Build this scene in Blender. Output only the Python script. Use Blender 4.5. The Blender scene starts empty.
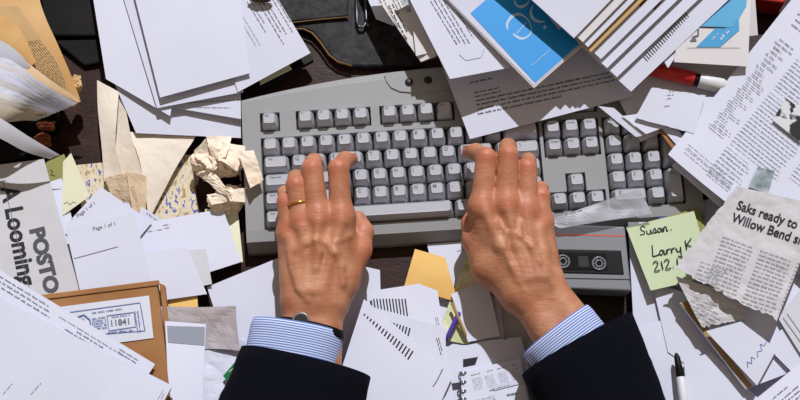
import bpy, bmesh, math, random
import numpy as np
from mathutils import Vector, Matrix, noise
C = bpy.context.scene.collection
random.seed(7)
R = math.radians
# ------------------------------------------------------------------ camera
TILT = R(18); DIST = 1.25; FPX = 1250.0
TGT = Vector((0, 0, 0.03))
CAM = TGT + DIST * Vector((0, -math.sin(TILT), math.cos(TILT)))
FWD = (TGT - CAM).normalized(); RIGHT = Vector((1, 0, 0)); UP = RIGHT.cross(FWD)
def at(px, py, z=0.0):
    """pixel of the 800x400 photograph -> point on the plane at height z (mm)"""
    d = FWD + RIGHT * ((px - 400) / FPX) + UP * ((200 - py) / FPX)
    t = (z * 0.001 - CAM.z) / d.z
    return CAM + d * t
cd = bpy.data.cameras.new('camera'); cam = bpy.data.objects.new('camera', cd); C.objects.link(cam)
cam.location = CAM; cam.rotation_euler = (TILT, 0, 0)
cd.sensor_width = 36; cd.lens = FPX / 800 * 36; cd.clip_start = 0.01
bpy.context.scene.camera = cam
sc = bpy.context.scene
sc.view_settings.view_transform = 'Standard'; sc.view_settings.look = 'None'
sc.view_settings.gamma = 1; sc.view_settings.exposure = 0; sc.view_settings.use_curve_mapping = False
# ------------------------------------------------------------------ light
sd = bpy.data.lights.new('sun', 'SUN'); sun = bpy.data.objects.new('sun', sd); C.objects.link(sun)
sd.energy = 3.6; sd.angle = R(0.8); sd.color = (0.965, 0.975, 1.0)
EL = R(49)
sdir = Vector((-0.16 * math.cos(EL), -math.cos(EL), -math.sin(EL)))
sun.rotation_euler = sdir.to_track_quat('-Z', 'Y').to_euler(); sun.location = (0.3, 1, 1.5)
w = bpy.data.worlds.new('world'); sc.world = w; w.use_nodes = True
w.node_tree.nodes['Background'].inputs[0].default_value = (1.0, 0.82, 0.62, 1)
w.node_tree.nodes['Background'].inputs[1].default_value = 0.25
# ------------------------------------------------------------------ materials
def lin(c):
    return tuple(((x / 255) / 12.92 if x / 255 <= 0.04045 else ((x / 255 + 0.055) / 1.055) ** 2.4) for x in c[:3]) + (1,)
MATS = {}
def mat(name, col, col2=None, rough=0.85, scale=20, bump=0.0, bscale=60, spec=0.3, metal=0, jitter=0, detail=4, coat=0, stretch=None, sss=0):
    if name in MATS: return MATS[name]
    m = bpy.data.materials.new(name); MATS[name] = m; m.use_nodes = True
    nt = m.node_tree; b = nt.nodes['Principled BSDF']
    b.inputs['Roughness'].default_value = rough; b.inputs['Metallic'].default_value = metal
    b.inputs['Specular IOR Level'].default_value = spec; b.inputs['Coat Weight'].default_value = coat
    tc = nt.nodes.new('ShaderNodeTexCoord'); mp = nt.nodes.new('ShaderNodeMapping')
    nt.links.new(tc.outputs['Object'], mp.inputs[0])
    if stretch: mp.inputs['Scale'].default_value = stretch
    c = lin(col); c2 = lin(col2) if col2 else tuple(x * 0.93 for x in c[:3]) + (1,)
    n = nt.nodes.new('ShaderNodeTexNoise'); n.inputs['Scale'].default_value = scale; n.inputs['Detail'].default_value = detail
    nt.links.new(mp.outputs[0], n.inputs['Vector'])
    r = nt.nodes.new('ShaderNodeValToRGB'); r.color_ramp.elements[0].position = 0.35; r.color_ramp.elements[1].position = 0.65
    r.color_ramp.elements[0].color = c; r.color_ramp.elements[1].color = c2
    nt.links.new(n.outputs['Fac'], r.inputs[0]); out = r.outputs[0]
    if jitter:
        oi = nt.nodes.new('ShaderNodeObjectInfo'); mr = nt.nodes.new('ShaderNodeMapRange')
        mr.inputs['To Min'].default_value = 1 - jitter; mr.inputs['To Max'].default_value = 1.0
        nt.links.new(oi.outputs['Random'], mr.inputs[0])
        mx = nt.nodes.new('ShaderNodeVectorMath'); mx.operation = 'SCALE'
        nt.links.new(out, mx.inputs[0]); nt.links.new(mr.outputs[0], mx.inputs['Scale']); out = mx.outputs[0]
    nt.links.new(out, b.inputs['Base Color'])
    if bump:
        n2 = nt.nodes.new('ShaderNodeTexNoise'); n2.inputs['Scale'].default_value = bscale; n2.inputs['Detail'].default_value = 6
        nt.links.new(mp.outputs[0], n2.inputs['Vector'])
        bp = nt.nodes.new('ShaderNodeBump'); bp.inputs['Strength'].default_value = bump; bp.inputs['Distance'].default_value = 0.002
        nt.links.new(n2.outputs['Fac'], bp.inputs['Height']); nt.links.new(bp.outputs[0], b.inputs['Normal'])
    if sss:
        b.inputs['Subsurface Weight'].default_value = sss; b.inputs['Subsurface Radius'].default_value = (0.006, 0.0025, 0.0012)
        b.inputs['Subsurface Scale'].default_value = 0.6
    return m
PAPER = mat('white_paper', (220, 223, 242), jitter=0.10, scale=6)
PAPERW = mat('warm_paper', (222, 218, 222), jitter=0.08, scale=6)
NEWS = mat('newsprint', (205, 204, 210), scale=30, jitter=0.05)
NEWSY = mat('yellowed_newsprint', (186, 152, 106), (198, 166, 120), scale=40)
CREAM = mat('cream_paper', (238, 228, 216), (228, 214, 198), scale=14)
KRAFT = mat('kraft_paper', (168, 122, 80), (150, 104, 64), scale=18, bump=0.15, bscale=200)
MANILA = mat('manila', (220, 182, 132), (204, 158, 100), scale=10)
GOLD = mat('golden_envelope_paper', (238, 196, 122), (230, 184, 106), scale=14)
GREYP = mat('grey_plastic_film', (160, 150, 152), (180, 174, 180), scale=12, rough=0.6, spec=0.3)
CREAMW = mat('pale_yellow_paper', (236, 234, 206), scale=10)
OLIVE = mat('olive_paper', (150, 150, 88), scale=10)
POSTIT = mat('yellow_green_note', (200, 212, 180), (196, 210, 174), scale=8)
INK = mat('black_ink', (38, 38, 44), rough=0.7)
INKG = mat('grey_ink', (112, 114, 126), rough=0.8)
INKL = mat('faint_grey_ink', (158, 162, 176), rough=0.8)
INKB = mat('blue_ink', (96, 112, 168), rough=0.7)
BLUE = mat('blue_print', (28, 150, 226), (24, 144, 220), scale=5, rough=0.5)
BLUEL = mat('light_blue_print', (92, 170, 216), scale=5, rough=0.6)
BLUED = mat('royal_blue_print', (24, 62, 170), rough=0.6)
TANINK = mat('tan_strip', (170, 142, 98), (150, 120, 78), scale=30)
LILAC = mat('lilac_print', (204, 206, 226), rough=0.6)
GREYPR = mat('grey_print', (150, 154, 168), (188, 190, 202), scale=90)
PHOTO = mat('halftone_photo', (14, 16, 22), (206, 208, 214), scale=75, detail=2, rough=0.6)
for n_ in PHOTO.node_tree.nodes:
    if n_.type == 'VALTORGB': n_.color_ramp.elements[0].position = .47; n_.color_ramp.elements[1].position = .53
PHOTOG = mat('grey_halftone_photo', (100, 116, 124), (176, 186, 194), scale=90, detail=2, rough=0.6)
BLACK = mat('black_plastic', (10, 10, 12), rough=0.5, spec=0.2)
PIPE = mat('dark_tan_piping', (120, 88, 54), scale=30, rough=.6)
DMET = mat('dark_metal', (90, 94, 104), rough=.35, metal=.8)
GREEN = mat('green_plastic', (14, 112, 62), (10, 90, 50), rough=0.4)
PURPLE = mat('purple_plastic', (86, 66, 168), rough=0.4)
REDP = mat('red_plastic', (196, 48, 44), (170, 34, 34), rough=0.35)
WHITEP = mat('white_plastic', (224, 224, 230), rough=0.4)
METAL = mat('steel', (190, 192, 198), rough=0.25, metal=1)
GOLDM = mat('gold', (232, 180, 92), rough=0.22, metal=1)
WOOD = mat('dark_desk_wood', (62, 38, 33), (38, 24, 22), scale=30, rough=0.42, bump=0.15, bscale=160, stretch=(1, 2, 1), spec=0.2)
LEATH = mat('mottled_dark_leather_shadowed', (12, 11, 13), (48, 45, 50), scale=90, rough=0.55, bump=0.15, bscale=220, detail=8, spec=0.2)  # dark leather; the cast shadow over it is put into these darker colours
LEATHB = mat('black_leather', (8, 7, 9), (22, 18, 20), scale=26, rough=0.6, bump=0.1, bscale=180, spec=0.15)
KBD = mat('grey_keyboard_plastic', (156, 157, 160), scale=4, rough=0.55, bump=0.05, bscale=900)
KEYM = mat('key_plastic', (186, 188, 198), scale=4, rough=0.5)
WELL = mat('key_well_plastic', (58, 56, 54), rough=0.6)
RECM = mat('recorder_grey_plastic', (128, 131, 138), scale=6, rough=0.42, bump=0.05, bscale=900)
RECD = mat('recorder_dark_plastic', (36, 37, 42), rough=0.4)
TAPEW = mat('tape_window_plastic', (16, 17, 22), rough=0.12, spec=0.6)
REDL = mat('red_line', (206, 86, 66), rough=0.5)
SUIT = mat('navy_wool', (6, 7, 17), (9, 10, 22), scale=300, rough=0.95, bump=0.3, bscale=700, spec=0.1)
RUST = mat('rust_paper', (150, 84, 52), (112, 58, 36), scale=30)
# speckled cover
SPECK = bpy.data.materials.new('blue_flecked_cover'); SPECK.use_nodes = True
nt = SPECK.node_tree; b = nt.nodes['Principled BSDF']; tc = nt.nodes.new('ShaderNodeTexCoord')
n = nt.nodes.new('ShaderNodeTexNoise'); n.inputs['Scale'].default_value = 230; n.inputs['Detail'].default_value = 2
mp = nt.nodes.new('ShaderNodeMapping'); mp.inputs['Scale'].default_value = (1, .55, 1); mp.inputs['Rotation'].default_value = (0, 0, .6)
nt.links.new(tc.outputs['Object'], mp.inputs[0]); nt.links.new(mp.outputs[0], n.inputs[0])
r = nt.nodes.new('ShaderNodeValToRGB'); e = r.color_ramp.elements
e[0].position = .36; e[0].color = lin((84, 98, 170)); e[1].position = .42; e[1].color = lin((226, 214, 190))
x = e.new(.60); x.color = lin((214, 198, 168)); x = e.new(.66); x.color = lin((166, 140, 92))
nt.links.new(n.outputs['Fac'], r.inputs[0]); nt.links.new(r.outputs[0], b.inputs['Base Color']); b.inputs['Roughness'].default_value = .7
FLORAL = bpy.data.materials.new('pale_green_floral'); FLORAL.use_nodes = True
nt = FLORAL.node_tree; b = nt.nodes['Principled BSDF']; tc = nt.nodes.new('ShaderNodeTexCoord')
n = nt.nodes.new('ShaderNodeTexNoise'); n.inputs['Scale'].default_value = 60; n.inputs['Detail'].default_value = 5
nt.links.new(tc.outputs['Object'], n.inputs[0]); r = nt.nodes.new('ShaderNodeValToRGB'); e = r.color_ramp.elements
e[0].position = .40; e[0].color = lin((196, 202, 152)); e[1].position = .56; e[1].color = lin((232, 232, 204))
nt.links.new(n.outputs['Fac'], r.inputs[0]); nt.links.new(r.outputs[0], b.inputs['Base Color']); b.inputs['Roughness'].default_value = .8
# striped shirt: stripes run round the arm, from the cuff's UV
SHIRT = bpy.data.materials.new('blue_striped_shirt'); SHIRT.use_nodes = True
nt = SHIRT.node_tree; b = nt.nodes['Principled BSDF']; tc = nt.nodes.new('ShaderNodeTexCoord')
sp = nt.nodes.new('ShaderNodeSeparateXYZ'); nt.links.new(tc.outputs['UV'], sp.inputs[0])
mu = nt.nodes.new('ShaderNodeMath'); mu.operation = 'MULTIPLY'; mu.inputs[1].default_value = 2 * math.pi / 0.0023
nt.links.new(sp.outputs['Y'], mu.inputs[0]); sn = nt.nodes.new('ShaderNodeMath'); sn.operation = 'SINE'; nt.links.new(mu.outputs[0], sn.inputs[0])
r = nt.nodes.new('ShaderNodeValToRGB'); e = r.color_ramp.elements
e[0].position = .25; e[0].color = lin((204, 215, 242)); e[1].position = .75; e[1].color = lin((88, 114, 184))
mr = nt.nodes.new('ShaderNodeMapRange'); mr.inputs['From Min'].default_value = -1; nt.links.new(sn.outputs[0], mr.inputs[0])
nt.links.new(mr.outputs[0], r.inputs[0]); nt.links.new(r.outputs[0], b.inputs['Base Color']); b.inputs['Roughness'].default_value = .85
# clear film
FILM = bpy.data.materials.new('clear_film'); FILM.use_nodes = True
nt = FILM.node_tree; b = nt.nodes['Principled BSDF']; b.inputs['Base Color'].default_value = lin((190, 190, 202)); b.inputs['Roughness'].default_value = .4
b.inputs['Alpha'].default_value = .45
GLASS = bpy.data.materials.new('window_film'); GLASS.use_nodes = True
b = GLASS.node_tree.nodes['Principled BSDF']; b.inputs['Base Color'].default_value = lin((150, 156, 172)); b.inputs['Roughness'].default_value = .15
# skin
SKIN = bpy.data.materials.new('skin'); SKIN.use_nodes = True
nt = SKIN.node_tree; b = nt.nodes['Principled BSDF']; tc = nt.nodes.new('ShaderNodeTexCoord')
n = nt.nodes.new('ShaderNodeTexNoise'); n.inputs['Scale'].default_value = 55; n.inputs['Detail'].default_value = 6
nt.links.new(tc.outputs['Object'], n.inputs[0]); r = nt.nodes.new('ShaderNodeValToRGB'); e = r.color_ramp.elements
e[0].position = .35; e[0].color = lin((176, 114, 84)); e[1].position = .68; e[1].color = lin((196, 140, 108))
nt.links.new(n.outputs['Fac'], r.inputs[0])
va = nt.nodes.new('ShaderNodeAttribute'); va.attribute_name = 'red'
mx = nt.nodes.new('ShaderNodeMix'); mx.data_type = 'RGBA'; mx.inputs['B'].default_value = lin((196, 108, 84))
nt.links.new(va.outputs['Fac'], mx.inputs['Factor']); nt.links.new(r.outputs[0], mx.inputs['A']); nt.links.new(mx.outputs['Result'], b.inputs['Base Color'])
b.inputs['Roughness'].default_value = .48; b.inputs['Specular IOR Level'].default_value = .4
b.inputs['Subsurface Weight'].default_value = .12; b.inputs['Subsurface Radius'].default_value = (.006, .0025, .0012); b.inputs['Subsurface Scale'].default_value = .5
vo = nt.nodes.new('ShaderNodeTexVoronoi'); vo.inputs['Scale'].default_value = 620; nt.links.new(tc.outputs['Object'], vo.inputs['Vector'])
n2 = nt.nodes.new('ShaderNodeTexNoise'); n2.inputs['Scale'].default_value = 180; n2.inputs['Detail'].default_value = 8
mp = nt.nodes.new('ShaderNodeMapping'); mp.inputs['Scale'].default_value = (.5, 1.6, 1); nt.links.new(tc.outputs['Object'], mp.inputs[0]); nt.links.new(mp.outputs[0], n2.inputs[0])
ad = nt.nodes.new('ShaderNodeMath'); ad.operation = 'MULTIPLY_ADD'; ad.inputs[1].default_value = .25
nt.links.new(vo.outputs['Distance'], ad.inputs[0]); nt.links.new(n2.outputs['Fac'], ad.inputs[2])
bp = nt.nodes.new('ShaderNodeBump'); bp.inputs['Strength'].default_value = .5; bp.inputs['Distance'].default_value = .0010
nt.links.new(ad.outputs[0], bp.inputs['Height']); nt.links.new(bp.outputs[0], b.inputs['Normal'])
NAIL = mat('nail', (222, 176, 156), rough=.25)
# ------------------------------------------------------------------ object helpers
def mkobj(name, me, mats, parent=None, smooth=True):
    o = bpy.data.objects.new(name, me); C.objects.link(o)
    for m in (mats if isinstance(mats, (list, tuple)) else [mats]): me.materials.append(m)
    if smooth:
        for p in me.polygons: p.use_smooth = True
    if parent: o.parent = parent
    return o
def tag(o, label, cat, group=None, kind=None):
    if label: o['label'] = label
    if cat: o['category'] = cat
    if group: o['group'] = group
    if kind: o['kind'] = kind
    return o
def empty(name, loc=(0, 0, 0)):
    o = bpy.data.objects.new(name, None); C.objects.link(o); o.location = loc; return o
def recenter(o):
    """put a mesh object's origin at its base centre"""
    me = o.data; n = len(me.vertices); a = np.empty(n * 3); me.vertices.foreach_get('co', a); a = a.reshape(-1, 3)
    c = (a.min(0) + a.max(0)) / 2; c[2] = a[:, 2].min()
    a -= c; me.vertices.foreach_set('co', a.ravel()); me.update(); o.location = Vector(c); return o
def bm_obj(name, bm, mats, parent=None, smooth=False, bevel=0, seg=2):
    me = bpy.data.meshes.new(name); bmesh.ops.recalc_face_normals(bm, faces=bm.faces[:]); bm.to_mesh(me); bm.free()
    o = mkobj(name, me, mats, parent, smooth)
    if bevel:
        m = o.modifiers.new('b', 'BEVEL'); m.width = bevel; m.segments = seg; m.limit_method = 'ANGLE'; m.angle_limit = R(35)
    return o
def hexa(bm, bot, top, mi=0):
    """box from 4 bottom and 4 top points"""
    vb = [bm.verts.new(p) for p in bot]; vt = [bm.verts.new(p) for p in top]; n = len(vb); fs = []
    fs.append(bm.faces.new(vb[::-1])); fs.append(bm.faces.new(vt))
    for i in range(n): fs.append(bm.faces.new((vb[i], vb[(i + 1) % n], vt[(i + 1) % n], vt[i])))
    for f in fs: f.material_index = mi
def bx(bm, x0, x1, y0, y1, z0, z1, mi=0):
    hexa(bm, [(x0, y0, z0), (x1, y0, z0), (x1, y1, z0), (x0, y1, z0)], [(x0, y0, z1), (x1, y0, z1), (x1, y1, z1), (x0, y1, z1)], mi)
def tube(bm, pts, rad, n=14, mi=0, cap=True):
    pts = [Vector(p) for p in pts]; rings = []
    for i, p in enumerate(pts):
        d = (pts[min(i + 1, len(pts) - 1)] - pts[max(i - 1, 0)]).normalized()
        a = d.orthogonal().normalized() if not rings else (pa - d * pa.dot(d)).normalized()
        pa = a; bb = d.cross(a); rr = rad[i] if isinstance(rad, (list, tuple)) else rad
        rings.append([bm.verts.new(p + (a * math.cos(t) + bb * math.sin(t)) * rr) for t in [2 * math.pi * k / n for k in range(n)]])
    for i in range(len(rings) - 1):
        for k in range(n):
            f = bm.faces.new((rings[i][k], rings[i][(k + 1) % n], rings[i + 1][(k + 1) % n], rings[i + 1][k])); f.material_index = mi
    if cap:
        bm.faces.new(rings[0][::-1]).material_index = mi; bm.faces.new(rings[-1]).material_index = mi
def torus(bm, c, ax, R0, r0, n=28, m=8, mi=0, a0=0, a1=2 * math.pi):
    ax = Vector(ax).normalized(); a = ax.orthogonal().normalized(); bb = ax.cross(a); closed = abs(a1 - a0 - 2 * math.pi) < 1e-6
    rings = []
    for i in range(n if closed else n + 1):
        t = a0 + (a1 - a0) * i / n; d = a * math.cos(t) + bb * math.sin(t)
        rings.append([bm.verts.new(Vector(c) + d * (R0 + r0 * math.cos(s)) + ax * (r0 * math.sin(s))) for s in [2 * math.pi * k / m for k in range(m)]])
    for i in range(len(rings) if closed else len(rings) - 1):
        q = rings[(i + 1) % len(rings)]
        for k in range(m): bm.faces.new((rings[i][k], rings[i][(k + 1) % m], q[(k + 1) % m], q[k])).material_index = mi
# ------------------------------------------------------------------ text
_font = {}
def glyphs(s, bold=0.0):
    k = (s, bold)
    if k not in _font:
        cu = bpy.data.curves.new('t', 'FONT'); cu.body = s; cu.size = 1; cu.offset = bold; cu.resolution_u = 3
        o = bpy.data.objects.new('t', cu); me = bpy.data.meshes.new_from_object(o)
        _font[k] = ([(v.co.x, v.co.y) for v in me.vertices], [tuple(p.vertices) for p in me.polygons])
        bpy.data.objects.remove(o); bpy.data.curves.remove(cu); bpy.data.meshes.remove(me)
    return _font[k]
# each print op gives (verts in pixel space, faces, material)
def T(s, x, y, ang, size, m=INK, bold=0.0, wide=1.0, shear=0):
    vs, fs = glyphs(s, bold); c, q = math.cos(R(ang)), math.sin(R(ang))
    return ([(x + c * (a * wide + shear * b_) * size + q * b_ * size, y + q * (a * wide + shear * b_) * size - c * b_ * size) for a, b_ in vs], fs, m)
def POLY(pts, m, n=6):
    """quad, subdivided so it follows the sheet"""
    if len(pts) != 4: return (list(pts), [tuple(range(len(pts)))], m)
    P = [Vector(p) for p in pts]; vs = []; fs = []
    for j in range(n + 1):
        for i in range(n + 1):
            u, v = i / n, j / n; p = P[0].lerp(P[1], u).lerp(P[3].lerp(P[2], u), v); vs.append((p.x, p.y))
    for j in range(n):
        for i in range(n): a = j * (n + 1) + i; fs.append((a, a + 1, a + n + 2, a + n + 1))
    return (vs, fs, m)
def STROKE(pts, wd, m=INK, sub=1):
    vs = []; fs = []
    P = [Vector(p) for p in pts]
    if sub > 1: P = [P[i].lerp(P[i + 1], k / sub) for i in range(len(P) - 1) for k in range(sub)] + [P[-1]]
    for i, p in enumerate(P):
        d = P[min(i + 1, len(P) - 1)] - P[max(i - 1, 0)]; d = d.normalized() if d.length else Vector((1, 0)); nn = Vector((-d.y, d.x)) * wd / 2
        vs += [tuple(p + nn), tuple(p - nn)]
        if i: k = len(vs); fs.append((k - 4, k - 3, k - 1, k - 2))
    return (vs, fs, m)
def VSTROKE(pts, wds, m=INK, n=8):
    P3 = [Vector((a, b_, 0)) for a, b_ in pts]; N = (len(P3) - 1) * n; vs = []; fs = []
    for i in range(N + 1):
        t = i / N; p = cr(P3, t); d = (cr(P3, min(1, t + .01)) - cr(P3, max(0, t - .01))).normalized(); x = t * (len(wds) - 1); k = min(int(x), len(wds) - 2); w_ = wds[k] + (wds[k + 1] - wds[k]) * (x - k)
        vs += [(p.x - d.y * w_ / 2, p.y + d.x * w_ / 2), (p.x + d.y * w_ / 2, p.y - d.x * w_ / 2)]
        if i: k = len(vs); fs.append((k - 4, k - 3, k - 1, k - 2))
    return (vs, fs, m)
def LINES(x, y, ang, width, n, gap, h=1.1, m=INKG, ragged=.25, seed=1, word=(3, 9), indent=0, mono=None):
    """lines of tiny unreadable letters: each word a run of short upright ticks"""
    rnd = random.Random(seed); c, q = math.cos(R(ang)), math.sin(R(ang)); vs = []; fs = []
    def quad(a0, a1, b0, b1):
        k = len(vs)
        for a, b_ in ((a0, b0), (a1, b0), (a1, b1), (a0, b1)): vs.append((x + c * a - q * b_, y + q * a + c * b_))
        fs.append((k, k + 1, k + 2, k + 3))
    for i in range(n):
        a = indent * rnd.random(); W = width * (1 - ragged * rnd.random()); b0 = i * gap
        while a < W:
            L = rnd.randint(*word)
            for _ in range(L):
                if a >= W: break
                hh = h * rnd.choice((.7, .7, 1, .75)); quad(a, a + h * .36, b0 - hh, b0)
                if rnd.random() < .5: quad(a, a + h * .6, b0 - hh * .55, b0 - hh * .3)
                a += h * .62
            a += h * .8
    return (vs, fs, m)
# ------------------------------------------------------------------ sheets of paper
def inv_bilin(P, x, y):
    u = v = .5
    for _ in range(12):
        bx_ = (1 - u) * (1 - v) * P[0][0] + u * (1 - v) * P[1][0] + u * v * P[2][0] + (1 - u) * v * P[3][0] - x
        by_ = (1 - u) * (1 - v) * P[0][1] + u * (1 - v) * P[1][1] + u * v * P[2][1] + (1 - u) * v * P[3][1] - y
        a = (1 - v) * (P[1][0] - P[0][0]) + v * (P[2][0] - P[3][0]); b_ = (1 - u) * (P[3][0] - P[0][0]) + u * (P[2][0] - P[1][0])
        c = (1 - v) * (P[1][1] - P[0][1]) + v * (P[2][1] - P[3][1]); d = (1 - u) * (P[3][1] - P[0][1]) + u * (P[2][1] - P[1][1])
        D = a * d - b_ * c
        if abs(D) < 1e-9: break
        u -= (d * bx_ - b_ * by_) / D; v -= (-c * bx_ + a * by_) / D
    return u, v
SID = [0]
def grid_sheet(name, label, cat, Pf, ext, m, thick=.35, prints=(), flat=False, group=None, parent=None, cell=12, off=.35):
    """Pf(u,v) -> world point of the top surface; ext = rough size in px"""
    nu = max(2, min(60, int(ext[0] / cell))); nv = max(2, min(60, int(ext[1] / cell)))
    G = [[Pf(i / nu, j / nv) for i in range(nu + 1)] for j in range(nv + 1)]
    V = []; F = []; MI = []; W = nu + 1; N = W * (nv + 1)
    for row in G: V += [tuple(p) for p in row]
    for row in G: V += [(p.x, p.y, p.z - thick * .001) for p in row]
    for j in range(nv):
        for i in range(nu):
            a = j * W + i; F.append((a, a + W, a + W + 1, a + 1)); F.append((N + a, N + a + 1, N + a + W + 1, N + a + W)); MI += [0, 0]
    edge = [i for i in range(W)] + [j * W + nu for j in range(1, nv + 1)] + [nv * W + i for i in range(nu - 1, -1, -1)] + [j * W for j in range(nv - 1, 0, -1)]
    for k in range(len(edge)):
        a, b_ = edge[k], edge[(k + 1) % len(edge)]; F.append((a, b_, N + b_, N + a)); MI.append(0)
    mats = [m]
    def S(u, v):
        u = min(max(u, 0), 1) * nu; v = min(max(v, 0), 1) * nv; i = min(int(u), nu - 1); j = min(int(v), nv - 1); fu = u - i; fv = v - j
        return (G[j][i] * (1 - fu) + G[j][i + 1] * fu) * (1 - fv) + (G[j + 1][i] * (1 - fu) + G[j + 1][i + 1] * fu) * fv
    for k, (uvs, fs, pm) in enumerate(prints):
        if pm not in mats: mats.append(pm)
        b0 = len(V); ok = [(-.0005 <= u <= 1.0005 and -.0005 <= v <= 1.0005) for u, v in uvs]
        V += [tuple(S(u, v) + Vector((0, 0, (off + .08 * k) * .001))) for u, v in uvs]
        for f in fs:
            if sum(ok[i] for i in f) == len(f): F.append(tuple(b0 + i for i in f)); MI.append(mats.index(pm))
    me = bpy.data.meshes.new(name); me.from_pydata(V, [], F); me.polygons.foreach_set('material_index', MI); me.update()
    o = mkobj(name, me, mats, parent, smooth=not flat)
    if not flat:
        md = o.modifiers.new('e', 'EDGE_SPLIT'); md.split_angle = R(40)
    recenter(o)
    if parent is None: tag(o, label, cat, group)
    elif label: o['label'] = label
    return o
def sheet(label, P, z, m=PAPER, name='paper_sheet', cat='paper', prints=(), curl=(0, 0, 0, 0), wave=.5, crumple=0, cf=40, torn=(0, 0, 0, 0), thick=.35, group=None, parent=None, bow=0):
    """P: four pixel corners TL TR BR BL; z: height in mm (one or four); curl: how far each corner lifts"""
    SID[0] += 1; sd_ = SID[0] * 3.7
    zs = [z] * 4 if not isinstance(z, (list, tuple)) else z
    Wc = [at(p[0], p[1], zz) for p, zz in zip(P, zs)]
    L = max((Vector(P[1]) - Vector(P[0])).length, (Vector(P[2]) - Vector(P[3])).length); H = max((Vector(P[3]) - Vector(P[0])).length, (Vector(P[2]) - Vector(P[1])).length)
    def Pf(u, v):
        if any(torn):
            t = noise.noise(Vector((u * 9 + sd_, v * 9, 0))) + .5 * noise.noise(Vector((u * 31, v * 31 + sd_, 3)))
            if torn[0] and v == 0: v += abs(t) * torn[0]
            if torn[2] and v == 1: v -= abs(t) * torn[2]
            if torn[3] and u == 0: u += abs(t) * torn[3]
            if torn[1] and u == 1: u -= abs(t) * torn[1]
        p = Wc[0].lerp(Wc[1], u).lerp(Wc[3].lerp(Wc[2], u), v)
        d = wave * math.sin(2.6 * u + sd_) * math.cos(2.2 * v + sd_ * 1.3)
        d += bow * 4 * v * (1 - v)
        for k, (cu, cv) in enumerate(((0, 0), (1, 0), (1, 1), (0, 1))):
            if curl[k]:
                t = max(0, 1 - math.hypot((u - cu) * L, (v - cv) * H) / 75.0); d += curl[k] * t * t
        if crumple:
            q = Vector((p.x * cf, p.y * cf, sd_))
            d += crumple * (1.6 * abs(noise.noise(q)) + .8 * abs(noise.noise(q * 2.3)) + .4 * abs(noise.noise(q * 5)) - .45)
            e = crumple * .5 * .001; p = p + Vector((noise.noise(q + Vector((9, 0, 0))) * e, noise.noise(q + Vector((0, 9, 0))) * e, 0))
        p = p.copy(); p.z += d * .001; return p
    pr = []
    for pts, fs, pm in prints: pr.append(([inv_bilin(P, x, y) for x, y in pts], fs, pm))
    cell = 12 if not crumple else 3.2
    if any(torn): cell = min(cell, 4)
    return grid_sheet(name, label, cat, Pf, (L, H), m, thick, pr, flat=bool(crumple), group=group, parent=parent, cell=cell, off=.35 if not crumple else .5)
def cr(pts, t):
    """catmull-rom through pts"""
    n = len(pts) - 1; x = min(max(t, 0), 1) * n; i = min(int(x), n - 1); f = x - i
    p0, p1, p2, p3 = [Vector(pts[min(max(k, 0), n)]) for k in (i - 1, i, i + 1, i + 2)]
    return .5 * ((2 * p1) + (-p0 + p2) * f + (2 * p0 - 5 * p1 + 4 * p2 - p3) * f * f + (-p0 + 3 * p1 - 3 * p2 + p3) * f ** 3)
def ribbon(label, A, B, m=PAPER, name='paper_sheet', cat='paper', prints=(), thick=.4, group=None, cup=0, crumple=0):
    """curved sheet lofted between two edges given as (px,py,z) lists"""
    SID[0] += 1; sd_ = SID[0] * 2.1
    wa = [at(*p) for p in A]; wb = [at(*p) for p in B]
    def Pf(u, v):
        p = cr(wa, u).lerp(cr(wb, u), v); p.z += cup * .001 * math.sin(math.pi * v)
        if crumple:
            q = Vector((p.x * 45, p.y * 45, sd_)); p.z += crumple * .001 * (abs(noise.noise(q)) + .5 * abs(noise.noise(q * 2.7)))
        return p
    return grid_sheet(name, label, cat, Pf, (130, 90), m, thick, prints, flat=bool(crumple), group=group, cell=4 if crumple else 6)
def ball(label, px, py, z, r, m, seed, name='crumpled_paper', cat='crumpled paper', rot=0, amp=1, folds=()):
    """crumpled paper: faceted, creased lump, with folded flaps as parts"""
    bm = bmesh.new(); bmesh.ops.create_icosphere(bm, subdivisions=5, radius=1)
    rnd = random.Random(seed)
    pl = []
    while len(pl) < 26:
        n_ = Vector((rnd.gauss(0, 1), rnd.gauss(0, 1), rnd.gauss(0, 1))).normalized(); pl.append((n_, rnd.uniform(.66, .98)))
    for v in bm.verts:
        d = v.co.normalized(); rr = 1.15
        for n_, h_ in pl:
            c_ = d.dot(n_)
            if c_ > .3: rr = min(rr, h_ / c_)
        q = d * 1.6 + Vector((seed * 3.1, 0, 0)); q = q + .35 * noise.noise_vector(q * 1.5)
        rr *= 1 - amp * .38 * max(0, 1 - abs(noise.noise(q)) * 6.5) * .8
        rr *= 1 + amp * .16 * noise.noise(q * 1.7)
        rr -= amp * .07 * max(0, 1 - abs(noise.noise(q * 2.6 + Vector((5, 5, 5)))) * 7)
        v.co = d * rr
    c = at(px, py, z); M = Matrix.Translation(c) @ Matrix.Rotation(R(rot), 4, 'Z') @ Matrix.Diagonal((r[0] * .001, r[1] * .001, r[2] * .001, 1))
    for v in bm.verts: v.co = M @ v.co
    o = bm_obj(name, bm, m); recenter(o); tag(o, label, cat)
    for P, zz in folds:
        s_ = sheet(None, P, zz, m, name='paper_fold', parent=o, crumple=2.2, cf=75, wave=2.5, torn=(.05, .05, .05, .05)); s_.location = s_.location - o.location
    return o
def slab(name, label, cat, P, z0, z1, m, bevel=.0008, parent=None, inset=0):
    """solid with a pixel-placed top outline"""
    bm = bmesh.new(); top = [at(p[0], p[1], z1) for p in P]; bot = [Vector((t.x, t.y, z0 * .001)) for t in top]
    hexa(bm, bot, top); o = bm_obj(name, bm, m, parent, bevel=bevel)
    if parent is None: recenter(o); tag(o, label, cat)
    return o
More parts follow.
